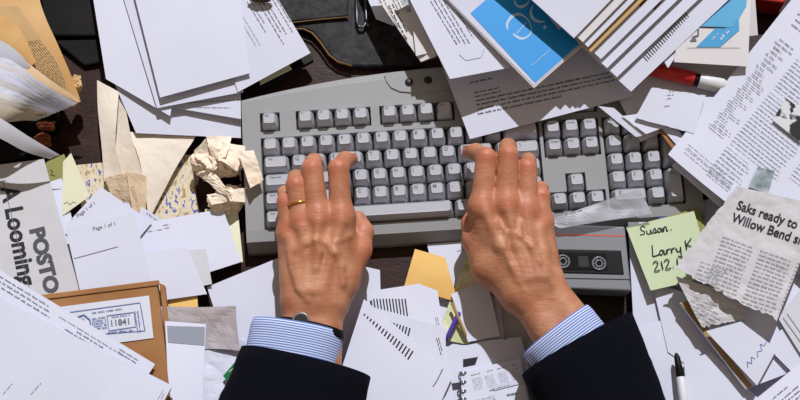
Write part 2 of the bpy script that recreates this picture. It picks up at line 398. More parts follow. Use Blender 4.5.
def decal(name, P, z, prints, m, parent, label=None, thick=.3):
    o = sheet(label, P, z, m, name=name, prints=prints, wave=0, parent=parent, thick=thick)
    if parent.type == 'EMPTY' or True: o.location = o.location - parent.location
    return o
# ------------------------------------------------------------------ desk
bm = bmesh.new(); bx(bm, -.75, .75, -.48, .55, -.03, 0)
o = bm_obj('desk', bm, WOOD, bevel=.003); tag(o, 'dark brown wooden desktop under all the papers', 'desk')
# ------------------------------------------------------------------ leather behind the keyboard
k = empty('leather_case', at(345, 20, 0)); tag(k, 'dark mottled leather case with a curved tan piped edge behind the keyboard', 'case')
outl = [(262, -40), (420, -40), (420, 66), (352, 66), (338, 62), (329, 54), (321, 42), (312, 32), (302, 28), (262, 30)]
bm = bmesh.new(); top = [at(x, y, 9) - k.location for x, y in outl]; bot = [Vector((p.x, p.y, 0.0005)) for p in top]; hexa(bm, bot, top)
bm_obj('case_panel', bm, LEATH, k, bevel=.002)
bm = bmesh.new(); tube(bm, [at(x, y, 9.5) - k.location for x, y in [(262, 31), (290, 29.5), (303, 29), (312, 33), (320, 42), (329, 55), (338, 62), (352, 66)]], .0012, 8); bm_obj('piping', bm, PIPE, k, smooth=True)
bm = bmesh.new(); hexa(bm, [at(x, y, 9) - k.location for x, y in ((262, -40), (350, -40), (348, 16), (266, 24))], [at(x, y, 13) - k.location for x, y in ((262, -40), (350, -40), (348, 16), (266, 24))]); bm_obj('case_flap', bm, LEATH, k, bevel=.0015)
bm = bmesh.new(); tube(bm, [at(x, y, 12) - k.location for x, y in [(266, 26), (290, 23), (320, 19.5), (349, 17)]], .0008, 6); bm_obj('seam', bm, PIPE, k, smooth=True)
bm = bmesh.new()
lp = [(356, -12), (365, -12), (366.5, 22), (364, 27), (359, 27), (357, 22)]
tube(bm, [at(x, y, 14) - k.location for x, y in lp + lp[:1]], .0016, 8); bm_obj('buckle', bm, DMET, k, smooth=True)
slab('black_binder', 'black leather binder lying between tan bundle and blank white sheets', 'binder', [(34, -40), (112, -40), (116, 36), (46, 36)], .2, 10, LEATHB, bevel=.002)
slab('black_notebook', 'black notebook under the pointed end of the white sheets at left', 'notebook', [(52, 40), (98, 38), (104, 62), (84, 66), ], .2, 6, LEATHB, bevel=.002)
# ------------------------------------------------------------------ keyboard
pA = at(276, 163.3, 34); pB = at(554.5, 146, 34)
ax = (pB - pA); ax.z = 0; U = ax.length / 15.0; KROT = math.atan2(ax.y, ax.x)
kb = empty('keyboard'); tag(kb, 'grey computer keyboard under both hands', 'keyboard')
kb.rotation_euler = (0, 0, KROT)
Mr = Matrix.Rotation(KROT, 3, 'Z')
# local frame: x from left edge of key block, y = 0 at the centre of the tab row, y up the board
org = pA - Mr @ Vector((.75 * U, 0, 0)); kb.location = (org.x, org.y, 0)
SL = .075
def deckz(y): return .0235 + SL * (y + .075)
rowy = {0: 2.42 * U, 1: 1 * U, 2: 0, 3: -U, 4: -2 * U, 5: -3 * U}
keys = []   # x centre (u), row, width u, legend
def row(r_, x0, seq):
    x = x0
    for wd, s in seq:
        if s is not None: keys.append((x + wd / 2, r_, wd, s))
        x += wd
row(0, 0, [(1, 'Esc'), (.95, None), (1, 'F1'), (1, 'F2'), (1, 'F3'), (1, 'F4'), (.55, None), (1, 'F5'), (1, 'F6'), (1, 'F7'), (1, 'F8'), (.5, None), (1, 'F9'), (1, 'F10'), (1, 'F11'), (1, 'F12'), (.25, None), (1, 'Print'), (1, 'Scroll'), (1, 'Pause')])
row(1, 0, [(1, c) for c in '`1234567890-='] + [(2, 'Back'), (.25, None), (1, 'Insert'), (1, 'Home'), (1, 'PgUp'), (.25, None), (1, 'Num'), (1, '/'), (1, '*'), (1, '-')])
row(2, 0, [(1.5, 'Tab')] + [(1, c) for c in 'QWERTYUIOP[]'] + [(1.5, '\\'), (.25, None), (1, 'Delete'), (1, 'End'), (1, 'PgDn'), (.25, None), (1, '7'), (1, '8'), (1, '9'), (1, '+')])
row(3, 0, [(1.75, 'CapsLock')] + [(1, c) for c in "ASDFGHJKL;'"] + [(2.25, 'Enter'), (3.5, None), (1, '4'), (1, '5'), (1, '6')])
row(4, 0, [(1.75, 'Shift')] + [(1, c) for c in '\\ZXCVBNM,./'] + [(2.25, 'Shift'), (1.25, None), (1, '^'), (1.25, None), (1, '1'), (1, '2'), (1, '3'), (1, 'Ent')])
row(5, 0, [(1.5, 'Ctrl'), (1, None), (1.5, 'Alt'), (6.1, ' '), (1.4, 'Alt'), (2, None), (1.5, 'Ctrl'), (.25, None), (1, '<'), (1, 'v'), (1, '>'), (.25, None), (2, '0'), (1, '.')])
# housing as a cell grid with sunken wells
wells = [(0, 1, 0), (1.95, 5.95, 0), (6.5, 10.5, 0), (11, 15, 0), (15.25, 18.25, 0)]
rects = [(a * U, b_ * U, rowy[0] - .5 * U, rowy[0] + .5 * U) for a, b_, _ in wells]
rects += [(0, 15 * U, -3.5 * U, 1.5 * U), (15.25 * U, 18.25 * U, -.5 * U, 1.5 * U), (16.25 * U, 17.25 * U, -2.5 * U, -1.5 * U), (15.25 * U, 18.25 * U, -3.5 * U, -2.5 * U), (18.5 * U, 22.5 * U, -3.5 * U, 1.5 * U)]
mg = .0007; rects = [(a - mg, b_ + mg, c - mg, d + mg) for a, b_, c, d in rects]
X0, X1, Y0, Y1 = -.019, 22.5 * U + .018, -3.5 * U - .020, rowy[0] + .5 * U + .017
def merge(vals):
    vals = sorted(vals); out = [vals[0]]
    for v in vals[1:]:
        if v - out[-1] > 1e-5: out.append(v)
    return out
xs = merge([X0, X1] + [r_[0] for r_ in rects] + [r_[1] for r_ in rects] + list(np.linspace(X0, X1, 26)))
ys = merge([Y0, Y1, Y1 - .004] + [r_[2] for r_ in rects] + [r_[3] for r_ in rects] + [Y0 + .008])
def hole(x, y): return any(a < x < b_ and c < y < d for a, b_, c, d in rects)
def warp(x, y):
    # arched back edge, rounded front corners
    t = (x - X0) / (X1 - X0)
    if y > rowy[0] + .5 * U + .003: y += (.024 * (1 - (2 * t - 1) ** 2)) * (y - rowy[0] - .5 * U) / .017
    return x, y
bm = bmesh.new(); vt = {}
def vtx(i, j, lo):
    kk = (i, j, lo)
    if kk not in vt:
        x, y = xs[i], ys[j]; z = deckz(y) - (.0075 if lo else 0)
        if j == 0: z = .009
        elif j == 1: z -= .001
        if j == len(ys) - 1: z -= .004
        wx, wy = warp(x, y); vt[kk] = bm.verts.new((wx, wy, z))
    return vt[kk]
nx, ny = len(xs) - 1, len(ys) - 1
Hm = [[hole((xs[i] + xs[i + 1]) / 2, (ys[j] + ys[j + 1]) / 2) for i in range(nx)] for j in range(ny)]
for j in range(ny):
    for i in range(nx):
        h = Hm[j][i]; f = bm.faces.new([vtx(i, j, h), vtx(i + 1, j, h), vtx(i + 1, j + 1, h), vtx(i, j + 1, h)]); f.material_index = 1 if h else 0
        if i + 1 < nx and Hm[j][i + 1] != h:
            bm.faces.new([vtx(i + 1, j, 0), vtx(i + 1, j + 1, 0), vtx(i + 1, j + 1, 1), vtx(i + 1, j, 1)])
        if j + 1 < ny and Hm[j + 1][i] != h:
            bm.faces.new([vtx(i, j + 1, 0), vtx(i + 1, j + 1, 0), vtx(i + 1, j + 1, 1), vtx(i, j + 1, 1)])
# skirt down to the desk
per = [(i, 0) for i in range(nx + 1)] + [(nx, j) for j in range(1, ny + 1)] + [(i, ny) for i in range(nx - 1, -1, -1)] + [(0, j) for j in range(ny - 1, 0, -1)]
lowv = {p: bm.verts.new((vt[(p[0], p[1], False)].co.x, vt[(p[0], p[1], False)].co.y, .0006)) for p in per}
for q in range(len(per)):
    a, b_ = per[q], per[(q + 1) % len(per)]; bm.faces.new([vt[(a[0], a[1], False)], vt[(b_[0], b_[1], False)], lowv[b_], lowv[a]])
bm.faces.new([lowv[p] for p in per])
bm_obj('housing', bm, [KBD, WELL], kb, bevel=.0012, seg=3)
def keycap(cx, cy, wd, legend, name='key', hgt=.0105, tall=1):
    z0 = deckz(cy) - .0065; zt = deckz(cy) + hgt - .001
    a = wd * U / 2 - .0010; b_ = tall * U / 2 - .0010; bm = bmesh.new()
    ta, tb = a - .0028, b_ - .0031; oy = .0010
    lv = [(0, a, b_, 0, 0), (.45, a - .0007, b_ - .0008, .0002, 0), (1, ta, tb, oy, 1)]
    rings = []
    for t, p, q, o_, tp in lv:
        ring = []
        rc = .0022
        for sx, sy, a0 in ((1, 1, 0), (-1, 1, 90), (-1, -1, 180), (1, -1, 270)):
            for kk in range(4):
                an = R(a0 + kk * 30); x = sx * (p - rc) + rc * math.cos(an); y = sy * (q - rc) + rc * math.sin(an)
                zz = z0 + (zt - z0) * t
                if tp: zz += .05 * (y * .9) - 0
                ring.append(bm.verts.new((x, y + o_, zz)))
        rings.append(ring)
    for r0, r1 in zip(rings, rings[1:]):
        for kk in range(16): bm.faces.new((r0[kk], r0[(kk + 1) % 16], r1[(kk + 1) % 16], r1[kk]))
    bm.faces.new(rings[0][::-1])
    # dished top
    inner = [bm.verts.new(((v.co.x) * .86, (v.co.y - oy) * .84 + oy, v.co.z - .0004)) for v in rings[-1]]
    for kk in range(16): bm.faces.new((rings[-1][kk], rings[-1][(kk + 1) % 16], inner[(kk + 1) % 16], inner[kk]))
    bm.faces.new(inner)
    if legend.strip():
        vs, fs = glyphs(legend, .01); sz = .0052 if len(legend) == 1 else .0030
        x0 = -ta * .74; y0 = oy + tb * .72 - sz * .7
        bv = [bm.verts.new((x0 + x * sz, y0 + y * sz, zt + .05 * .9 * (y0 + y * sz - oy) - .0001)) for x, y in vs]
        for f in fs:
            try: bm.faces.new([bv[i] for i in f]).material_index = 1
            except Exception: pass
    me = bpy.data.meshes.new(name); bm.normal_update(); bm.to_mesh(me); bm.free()
    o = mkobj(name, me, [KEYM, INKG], kb, smooth=False); o.location = (cx, cy, 0)
    md = o.modifiers.new('b', 'BEVEL'); md.width = .0005; md.segments = 2; md.limit_method = 'ANGLE'; md.angle_limit = R(40)
    return o
for cx, r_, wd, s in keys:
    hh = {0: .0105, 1: .0100, 2: .0092, 3: .0088, 4: .0092, 5: .0092}[r_]
    if s == '+': keycap(cx * U, (rowy[2] + rowy[3]) / 2, 1, '+', 'key', hh, 2)
    elif s == 'Ent': keycap(cx * U, (rowy[4] + rowy[5]) / 2, 1, 'Ent', 'key', hh, 2)
    elif s == ' ': keycap(cx * U, rowy[r_], wd, '', 'space_bar', hh)
    else: keycap(cx * U, rowy[r_], wd, s, 'key', hh)
def tokb(px, py, z):
    p = at(px, py, z); q = Matrix.Rotation(-KROT, 3, 'Z') @ Vector((p.x - org.x, p.y - org.y, 0)); return q.x, q.y
# indicator panel
bm = bmesh.new(); pts = [tokb(x, y, 36) for x, y in ((384, 73), (386, 80), (391, 87), (400, 91), (412, 92), (440, 90), (468, 88), (468, 66), (420, 69))]
lo = [Vector((x, y, deckz(y) - .001)) for x, y in pts]; hi = [Vector((x, y, deckz(min(y, Y1)) + .0009)) for x, y in pts]; hexa(bm, lo, hi); bm_obj('indicator_panel', bm, KBD, kb, bevel=.0008, seg=2)
for px, py in ((409, 82), (428, 80)):
    x, y = tokb(px, py, 36); bm = bmesh.new(); bmesh.ops.create_uvsphere(bm, u_segments=20, v_segments=10, radius=.0042)
    for v in bm.verts: v.co = Vector((v.co.x + x, v.co.y + y, v.co.z * .35 + deckz(y) + .0009))
    bm_obj('indicator_light', bm, RECD, kb, smooth=True)
# ------------------------------------------------------------------ cassette recorder
rc = empty('cassette_recorder', at(575, 262, 0)); tag(rc, 'grey cassette recorder with a red line and tape window, right of the right hand', 'cassette recorder')
def rl(P, z): return [at(x, y, z) - rc.location for x, y in P]
RT = [(520, 222.5), (625, 226), (631.5, 291), (520, 287)]
tp = rl(RT, 33); bt = [Vector((p.x, p.y, .0085)) for p in tp]
bm = bmesh.new(); hexa(bm, bt, tp); bm_obj('body', bm, RECM, rc, bevel=.0022, seg=3)
bm = bmesh.new(); hexa(bm, [Vector((p.x * .985, p.y * .985, .0007)) for p in tp], [Vector((p.x * .985, p.y * .985, .0086)) for p in tp]); bm_obj('base', bm, RECD, rc, bevel=.001)
bm = bmesh.new(); P = [(522, 233.0), (625, 235.3), (625.2, 236.6), (522, 234.3)]; hexa(bm, rl(P, 32.5), rl(P, 33.25)); bm_obj('red_trim_line', bm, REDL, rc)
bm = bmesh.new(); P = [(522, 277), (630, 279), (630.2, 280), (522, 278)]; hexa(bm, rl(P, 32.5), rl(P, 33.25)); bm_obj('groove', bm, RECD, rc)
fr = [(530, 248.5), (621, 250.5), (624, 274.5), (530, 272)]
bm = bmesh.new(); hexa(bm, rl(fr, 32), rl(fr, 34)); fo = bm_obj('window_frame', bm, BLACK, rc, bevel=.0008)
wn = [(534, 252), (606, 253.5), (608, 270), (534, 268.5)]
bm = bmesh.new(); hexa(bm, rl(wn, 33), rl(wn, 34.6)); bm_obj('tape_window', bm, TAPEW, fo)
for cx, cy in ((563, 261.5), (599, 263.5)):
    c = at(cx, cy, 34.8) - rc.location
    bm = bmesh.new(); torus(bm, c, (0, 0, 1), .0062, .0010, 26, 8); torus(bm, c, (0, 0, 1), .0033, .0009, 20, 8)
    for kk in range(6):
        a = kk * math.pi / 3; tube(bm, [c + Vector((math.cos(a), math.sin(a), 0)) * .0033, c + Vector((math.cos(a), math.sin(a), 0)) * .0062], .0005, 6)
    bm_obj('tape_reel', bm, mat('tape_reel_plastic', (120, 122, 132), rough=.3), fo, smooth=True)
bm = bmesh.new(); P = [(578, 256), (588, 256.3), (589, 267), (579, 266.6)]; hexa(bm, rl(P, 34.4), rl(P, 34.9)); bm_obj('tape_label', bm, RECD, fo)
# ================================================================== papers
# --- top left, white sheets
sheet('cream-toned sheet lowest of the white sheets left of the keyboard, its lower edge bare', [(112, 78), (240, 84), (241, 138), (136, 133)], [27, 22, 22, 25], wave=.2)
sheet('shaded typed sheet showing only as a narrow band beside the keyboard corner', [(138, 66), (240, 60), (241, 119), (163, 106)], 29, wave=.1, prints=[LINES(176, 104, -3, 66, 1, 3, 1.2, INKG, seed=4), LINES(196, 108, 1, 42, 1, 3, 1.2, INKG, seed=5)])
sheet('blank white sheet with its left corner hanging over the cream envelope', [(88, -34), (200, -44), (170, 116), (106, 79)], [33, 32, 32, 31], wave=.2)
sheet('blank white sheet directly beneath the largest blank sheet at top left', [(118, -20), (238, -40), (243, 92), (157, 108)], 35, wave=.2)
sheet('typed letter with slanting lines, its corner pointing at the keyboard top', [(196, -34), (258, -34), (310.5, 53), (238, 92)], [38, 37, 37, 37], wave=.2,
      prints=[LINES(281, -6, 59, 52, 1, 3, 1.5, INKG, seed=1), LINES(273, -6, 59, 44, 2, 3.6, 1.3, INKG, seed=2), LINES(262, -5, 59, 54, 3, 3.8, 1.4, INKG, seed=3), LINES(250, 1, 59, 36, 2, 3.6, 1.3, INKG, seed=8), LINES(243, 18, 59, 36, 2, 4, 1.2, INKL, seed=9)])
sheet('largest blank white sheet, topmost of the pile left of the leather case', [(128, -30), (236, -40), (250, 73), (160, 97.5)], [43, 41, 42, 42], wave=.2)
slab('notepad', 'thin black pad sticking out under the typed letter corner', 'notepad', [(262, 50), (307, 50), (313.5, 60), (262, 89)], 14, 20, BLACK, bevel=.0006)
sheet('pale yellow card on the black pad under the typed letter', [(258, 54), (283, 56), (292, 69), (260, 85)], 23, CREAMW, name='card', cat='card', thick=.8, wave=0)
ball('dark frayed tuft at the top edge of the typed letter', 258, -2, 44, (13, 6, 6), mat('frayed_brown', (92, 74, 62), (60, 46, 40), scale=80), 31, name='paper_tuft', cat='tuft')
# --- cream torn envelope and flecked box
slab('flecked_box', 'cream box with blue flecks, under the torn cream envelope', 'box', [(74, 165), (190, 154), (199, 219), (84, 226)], .5, 11, SPECK, bevel=.001)
ribbon('tall torn cream envelope standing left of the white sheets', [(97, 80, 30), (98, 110, 26), (102, 150, 22), (104, 181, 20)], [(119, 92, 26), (117, 115, 30), (116, 150, 27), (126, 182, 22)], CREAM, name='envelope', cat='envelope', crumple=1)
ribbon('narrow cream envelope panel between the tall envelope and the flap', [(119, 97, 22), (113, 120, 17), (112, 150, 16), (124, 184, 18)], [(124, 100, 24), (131, 135, 24), (138, 158, 24), (145, 184, 22)], CREAM, name='torn_envelope', cat='envelope', crumple=1)
ribbon('cream envelope flap with folded point, right of the tall torn envelope', [(127, 132, 19), (136, 150, 22), (142, 172, 22), (148, 213, 18)], [(197, 132, 19), (193, 141, 20), (176, 168, 19), (151, 216, 16)], CREAM, name='torn_envelope', cat='envelope', crumple=1)
CD = mat('cream_dark', (224, 202, 174), (212, 184, 152), scale=30)
ft = sheet('crumpled cream paper foot below the torn envelope', [(104, 179), (130, 174), (142, 196), (116, 204)], [25, 27, 20, 19], CD, name='crumpled_paper', cat='crumpled paper', crumple=2.5, cf=40, wave=2)
for P, zz in (([(126, 172), (146, 176), (146, 216), (132, 208)], [30, 24, 18, 24]), ([(112, 192), (134, 186), (140, 212), (126, 206)], [22, 28, 20, 18])):
    s_ = sheet(None, P, zz, CD, name='paper_fold', parent=ft, crumple=1.5, cf=50, wave=1); s_.location = s_.location - ft.location
CRB = mat('crumpled_cream', (250, 238, 222), (240, 218, 194), scale=20)
ball('large crumpled cream paper ball beside the left end of the keyboard', 217, 160, 27, (29, 24, 19), CRB, 3, amp=1.0,
     folds=[([(194, 150), (206, 138), (214, 168), (204, 182)], [40, 46, 30, 24]), ([(206, 137), (232, 136), (226, 158), (212, 160)], [44, 44, 50, 40]), ([(222, 142), (246, 146), (238, 172), (218, 160)], [48, 36, 42, 50]), ([(196, 174), (214, 172), (233, 196), (220, 193)], [28, 34, 40, 34]), ([(238, 150), (254, 150), (264, 180), (250, 189)], [50, 42, 38, 42])])
ball('small crumpled cream paper ball below the large one', 227, 200, 18, (23, 17, 15), CRB, 12, amp=.9,
     folds=[([(206, 194), (226, 190), (232, 200), (212, 206)], [30, 34, 32, 28]), ([(226, 190), (247, 187), (248, 202), (230, 202)], [34, 28, 26, 34])])
# --- bundle, top left corner
def bund(label, A, B, m=PAPER, **k): return ribbon(label, A, B, m, group=None, **k)
slab('document_box', 'black document box beneath the bundle of papers in the corner', 'box', [(-60, -40), (30, -40), (58, 120), (20, 160), (-60, 170)], .5, 22, BLACK, bevel=.002)
bund('rounded manila folder at the back of the corner bundle', [(30, -40, 52), (42, 8, 52), (58, 45, 50), (71, 75, 46), (80, 99, 40)], [(-60, -40, 46), (-60, 8, 46), (-40, 60, 42), (0, 80, 40), (40, 104, 34)], MANILA, name='manila_folder', cat='folder', cup=4)
bund('yellowed newspaper clipping inside the manila folder', [(17, 6, 62), (34, 30, 61), (50, 50, 60), (62, 70, 58), (68, 93, 52)], [(-60, 12, 62), (-40, 40, 60), (-10, 65, 57), (20, 84, 53), (56, 98, 48)], NEWSY, name='newspaper_clipping', cat='newspaper', cup=3,
     prints=[([(.30 + i * .0 + a, b_) for a, b_ in vs], fs, mm) for i, (vs, fs, mm) in enumerate([(lambda d: ([((x - 0) / 130 + .02, (y) / 90) for x, y in d[0]], d[1], d[2]))(LINES(6, 4, 0, 118, 12, 3.4, 1.8, mat('brown_ink', (128, 94, 58)), seed=77, ragged=.1))])])
bund('small tan scrap lying on the yellowed clipping', [(-6, 16, 70), (9, 17, 70), (24, 36, 69), (36, 62, 66)], [(-40, 34, 68), (-30, 44, 67), (0, 58, 66), (28, 72, 62)], mat('tan_scrap', (214, 172, 116), (200, 156, 100), scale=20), name='paper_scrap', cat='paper', cup=2)
bund('grey folded sheet at the left frame edge above the bundle', [(-20, 34, 76), (4, 42, 75), (20, 54, 72), (30, 66, 68)], [(-40, 64, 72), (-10, 64, 72), (8, 70, 68), (24, 76, 62)], mat('bluegrey_paper', (196, 198, 210), scale=20), cup=1)
bund('warm tan sheet curving down to the bundle tip', [(-10, 44, 70), (20, 58, 68), (52, 81, 61), (81, 101, 49)], [(-30, 80, 66), (0, 80, 66), (34, 94, 57), (74, 107, 45)], mat('warm_tan', (226, 200, 166), (214, 182, 140), scale=14), cup=2)
bm_lab = 'white curved sheet fanned in the bundle at the top left corner'
for i in range(9):
    y = 56 + 5.8 * i; t_ = i / 8
    bund(bm_lab, [(-24, y - 6, 74 + i * 1.3), (12, y + 5, 72 + i), (40 - 4 * t_, y + (26 - 13 * t_), 66), (77 - 30 * t_, 104 + 12 * t_, 51 + i * .8)], [(-34, y + 16, 71 + i), (2, y + 20, 68 + i), (30 - 6 * t_, y + 34 - 16 * t_, 60), (66 - 30 * t_, 109 + 12 * t_, 47)], [PAPER, PAPERW, PAPER, PAPER, mat('dim_paper', (200, 196, 198), scale=14), PAPER, PAPERW, mat('dim_paper2', (196, 188, 178), scale=14), mat('dim_paper3', (186, 172, 154), scale=14)][i], cup=1, crumple=1.1, thick=.6)
    bpy.context.scene.collection.objects[-1]['group'] = 'white sheets of the corner bundle'
ball('curled tan paper tip at the end of the corner bundle', 76, 84, 36, (7, 12, 9), mat('tan_curl', (236, 206, 162), (206, 160, 104), scale=40), 9, name='curled_paper', cat='crumpled paper')
ball('small rust brown crumpled scrap in the dark gap below the bundle', 46, 126, 30, (12, 6, 7), RUST, 14, name='paper_scrap', cat='crumpled paper')
ball('rust brown crumpled scrap just above the broad grey sheet at left', 42, 140, 27, (11, 8, 7), RUST, 17, name='paper_scrap', cat='crumpled paper')
ribbon('broad grey-white sheet curving below the corner bundle', [(-40, 98, 92), (0, 118, 84), (28, 136, 70), (60, 155, 50)], [(-50, 126, 88), (-6, 136, 80), (24, 151, 64), (50, 159, 48)], mat('greywhite', (206, 207, 218), scale=10), cup=1)
# --- left, newspaper and pages
sheet('newspaper page with large sideways headline letters, at the left frame edge', [(-60, 172), (44, 159), (82, 300), (-40, 325)], [30, 28, 32, 34], NEWS, name='newspaper', cat='newspaper', wave=.4,
      prints=[T('A Looming', 1, 189, 79, 25.5, INK, .03, .88), T('POSTO', 30, 231, 76, 20.5, mat('dark_grey_ink', (84, 84, 92)), .05, 1.0), STROKE([(3, 181), (13, 222), (37, 322)], .6, INKG, 8), STROKE([(-10, 184), (6, 181)], .6, INKG, 3)])
sheet('white sheet edge showing just right of the sideways newspaper headline', [(46, 183), (62, 178), (92, 300), (68, 302)], [22, 20, 22, 24], wave=.2)
sheet('small olive note above the sideways newspaper', [(42, 164), (64, 154), (74, 178), (50, 186)], 20, OLIVE, name='note', cat='note', wave=0, prints=[STROKE([(50, 170), (53, 172), (51, 175), (55, 176)], .7)])
sheet('pale cream sheet with a pointed top beside the flecked box', [(63, 162), (71, 153), (90, 196), (62, 216)], [26, 28, 24, 22], CREAMW, wave=.2, prints=[STROKE([(64, 204), (67, 202), (70, 205), (73, 202), (76, 203)], .5, INKG)])
sheet('white page marked Page 1 of 1 slanting upward, behind the straight page', [(65, 226), (101, 187), (152, 222), (114, 268)], [30, 30, 26, 28], wave=.3, prints=[T('Page 1 of 1', 78, 218, -38, 5.2, INKG), LINES(68, 223, -38, 9, 1, 2, 1.4, INKG, seed=2)])
sheet('narrow folded white strip pointing down between the two pages and the letter', [(118, 206), (131, 200), (182, 232), (165, 247)], 20, wave=.2, prints=[T('A few notes', 146, 214, 34, 3.2, INKG)])
sheet('cream page edge behind the letter, left of the keyboard end', [(205, 209), (238, 212), (243, 262), (212, 262)], 14, CREAMW, wave=.1)
sheet('white letter with a short dotted heading, beneath the crumpled balls', [(137, 224), (223, 208.5), (241, 262), (148, 292)], [23, 21, 19, 22], PAPER, wave=.4, prints=[LINES(139, 234, -9, 5, 1, 2, 1.2, INKG, seed=3), LINES(148, 232.5, -9, 6, 1, 2, 1.2, INKG, seed=4), LINES(157, 231, -9, 6, 1, 2, 1.2, INKG, seed=5), LINES(165, 229, -9, 5, 1, 2, 1.2, INKG, seed=6), LINES(163, 226, -9, 7, 1, 2, 1.1, INKG, seed=7)])
sheet('blank grey-white slip below the dotted-heading letter', [(178, 250), (206, 249), (212, 284), (184, 290)], 26, mat('dimwhite', (206, 206, 214), scale=9), wave=.2)
sheet('small blank white sheet above the golden strip', [(144, 253), (187, 246.5), (207, 294), (150, 302)], [30, 30, 27, 29], wave=.3)
sheet('straight white page with a ruled line, marked Page 1 of 1, above the brown parcel', [(66, 230), (134, 212), (152, 284), (82, 300)], [35, 34, 33, 36], wave=.3, prints=[T('Page 1 of 1', 93, 231, -14, 5.4, INKG), STROKE([(74, 259), (118, 247)], .6, INKG, 6)])
sheet('golden envelope strip between the parcel and crumpled grey film', [(140, 296), (197, 292), (199, 322), (150, 326)], 24, GOLD, name='golden_envelope', cat='envelope', wave=.1)
sheet('large blank sheet reaching up to the left wrist', [(207, 287), (278, 258), (304, 350), (226, 345)], [22, 20, 18, 20], wave=.6)
sheet('blank white sheet under the left shirt cuff', [(232, 300), (300, 280), (330, 400), (230, 420)], 13, wave=.3)
sheet('crumpled grey plastic film right of the brown parcel', [(160, 307), (236, 307), (240, 352), (166, 346)], [33, 31, 28, 30], GREYP, name='plastic_film', cat='plastic', crumple=3, cf=22)
sheet('crumpled white sheet between window envelope and left sleeve', [(201, 340), (246, 338), (240, 420), (192, 420)], [28, 24, 24, 30], name='crumpled_sheet', crumple=2.2, cf=26)
we = sheet('white window envelope standing right of the brown parcel', [(165, 321), (206, 324), (202, 420), (170, 420)], [37, 36, 36, 38], name='window_envelope', cat='envelope', wave=.1, prints=[POLY([(167, 326), (205, 327), (204.5, 346), (168, 343)], GLASS), STROKE([(205.5, 326), (203.5, 375)], .9, REDL, 6)])
sheet('green packet corner peeking out at the left sleeve', [(223, 376), (240, 356), (256, 378), (240, 396)], [32, 32, 30, 32], GREEN, name='green_packet', cat='packet', wave=0, thick=1.2, prints=[STROKE([(229, 372), (236, 366), (240, 362)], .5, CREAMW)])
# --- parcel
pc = empty('parcel', at(110, 345, 0)); tag(pc, 'brown cardboard parcel with a blue postage label', 'parcel')
PT = [(44, 296), (157, 281.5), (172, 402), (48, 425)]; tp = [at(x, y, 38) - pc.location for x, y in PT]
bm = bmesh.new(); hexa(bm, [Vector((p.x, p.y, .001)) for p in tp], tp); bm_obj('box_body', bm, KRAFT, pc, bevel=.002, seg=3)
bm = bmesh.new(); P = [(40, 295), (159, 280), (160, 285), (40, 300)]; hexa(bm, [at(x, y, 38) - pc.location for x, y in P], [at(x, y, 39.4) - pc.location for x, y in P]); bm_obj('box_flap', bm, KRAFT, pc, bevel=.0006)
bm = bmesh.new(); P = [(159.5, 283), (164.5, 285), (176, 400), (172, 402)]; tq = [at(x, y, 36) - pc.location for x, y in P]; hexa(bm, [Vector((p.x, p.y, .001)) for p in tq], tq); bm_obj('box_side_flap', bm, KRAFT, pc, bevel=.0006)
pr = [STROKE([(66, 313), (140, 303), (145, 331)], 1.0, INKB, 8), STROKE([(94, 335), (145, 331)], .8, INKB, 6), STROKE([(107, 316), (134, 312.5), (136, 327), (109, 331), (107, 316)], .8, INKB, 3), T('11841', 110, 326.5, -7, 8.5, INKG, .02), LINES(92, 314, -8, 40, 1, 2, 1.9, INKB, seed=8), LINES(92, 320, -8, 14, 5, 2.6, 2.0, INKB, seed=9, ragged=.05), LINES(108, 334, -6, 28, 1, 2, 2.2, INKB, seed=10), LINES(112, 318, -8, 22, 1, 2, 1.4, INKB, seed=12),
      LINES(137, 311, 82, 22, 2, 2.6, 1.6, INKB, seed=14, ragged=.05), STROKE([(68, 316), (76, 318), (84, 315), (90, 320), (92, 330)], 1.2, INKB, 4), LINES(67, 322, -8, 18, 3, 3.2, 1.6, INKL, seed=15)]
decal('postage_label', [(58, 307), (149, 295.5), (153.5, 338), (70, 349)], 39, pr, mat('label_paper', (214, 218, 232), scale=9), pc, 'white postage label printed in blue')
# --- bottom left sheets
sheet('typed sheet lying on the parcel, a band of text along its upper edge', [(-50, 240), (155, 364), (120, 420), (-70, 420)], [50, 44, 44, 46], wave=.3, prints=[LINES(-1, 277, 31.5, 66, 3, 4.6, 2.0, INKG, seed=3, ragged=.2, word=(3, 6)), LINES(60, 318, 31.5, 92, 1, 4, 1.6, INKL, seed=5), LINES(64, 325, 31.5, 60, 2, 4, 1.7, INKG, seed=6, indent=20), LINES(120, 350, 31.5, 22, 2, 3.4, 1.4, INKG, seed=7)])
sheet('large blank sheet in the bottom left corner over the typed sheet', [(-60, 268), (173, 386), (140, 450), (-70, 450)], [54, 49, 50, 52], wave=.3, prints=[LINES(4, 396, -48, 18, 1, 3, 1.6, INKL, seed=8), LINES(32, 396, -48, 16, 1, 3, 1.6, INKL, seed=9)])
sheet('small white slip lying at the tip of the bottom left sheets', [(119, 366), (172, 386), (158, 412), (92, 412)], [55, 52, 53, 56], wave=.1, prints=[LINES(158, 400, -60, 12, 2, 2.6, 1.0, INKL, seed=11)])
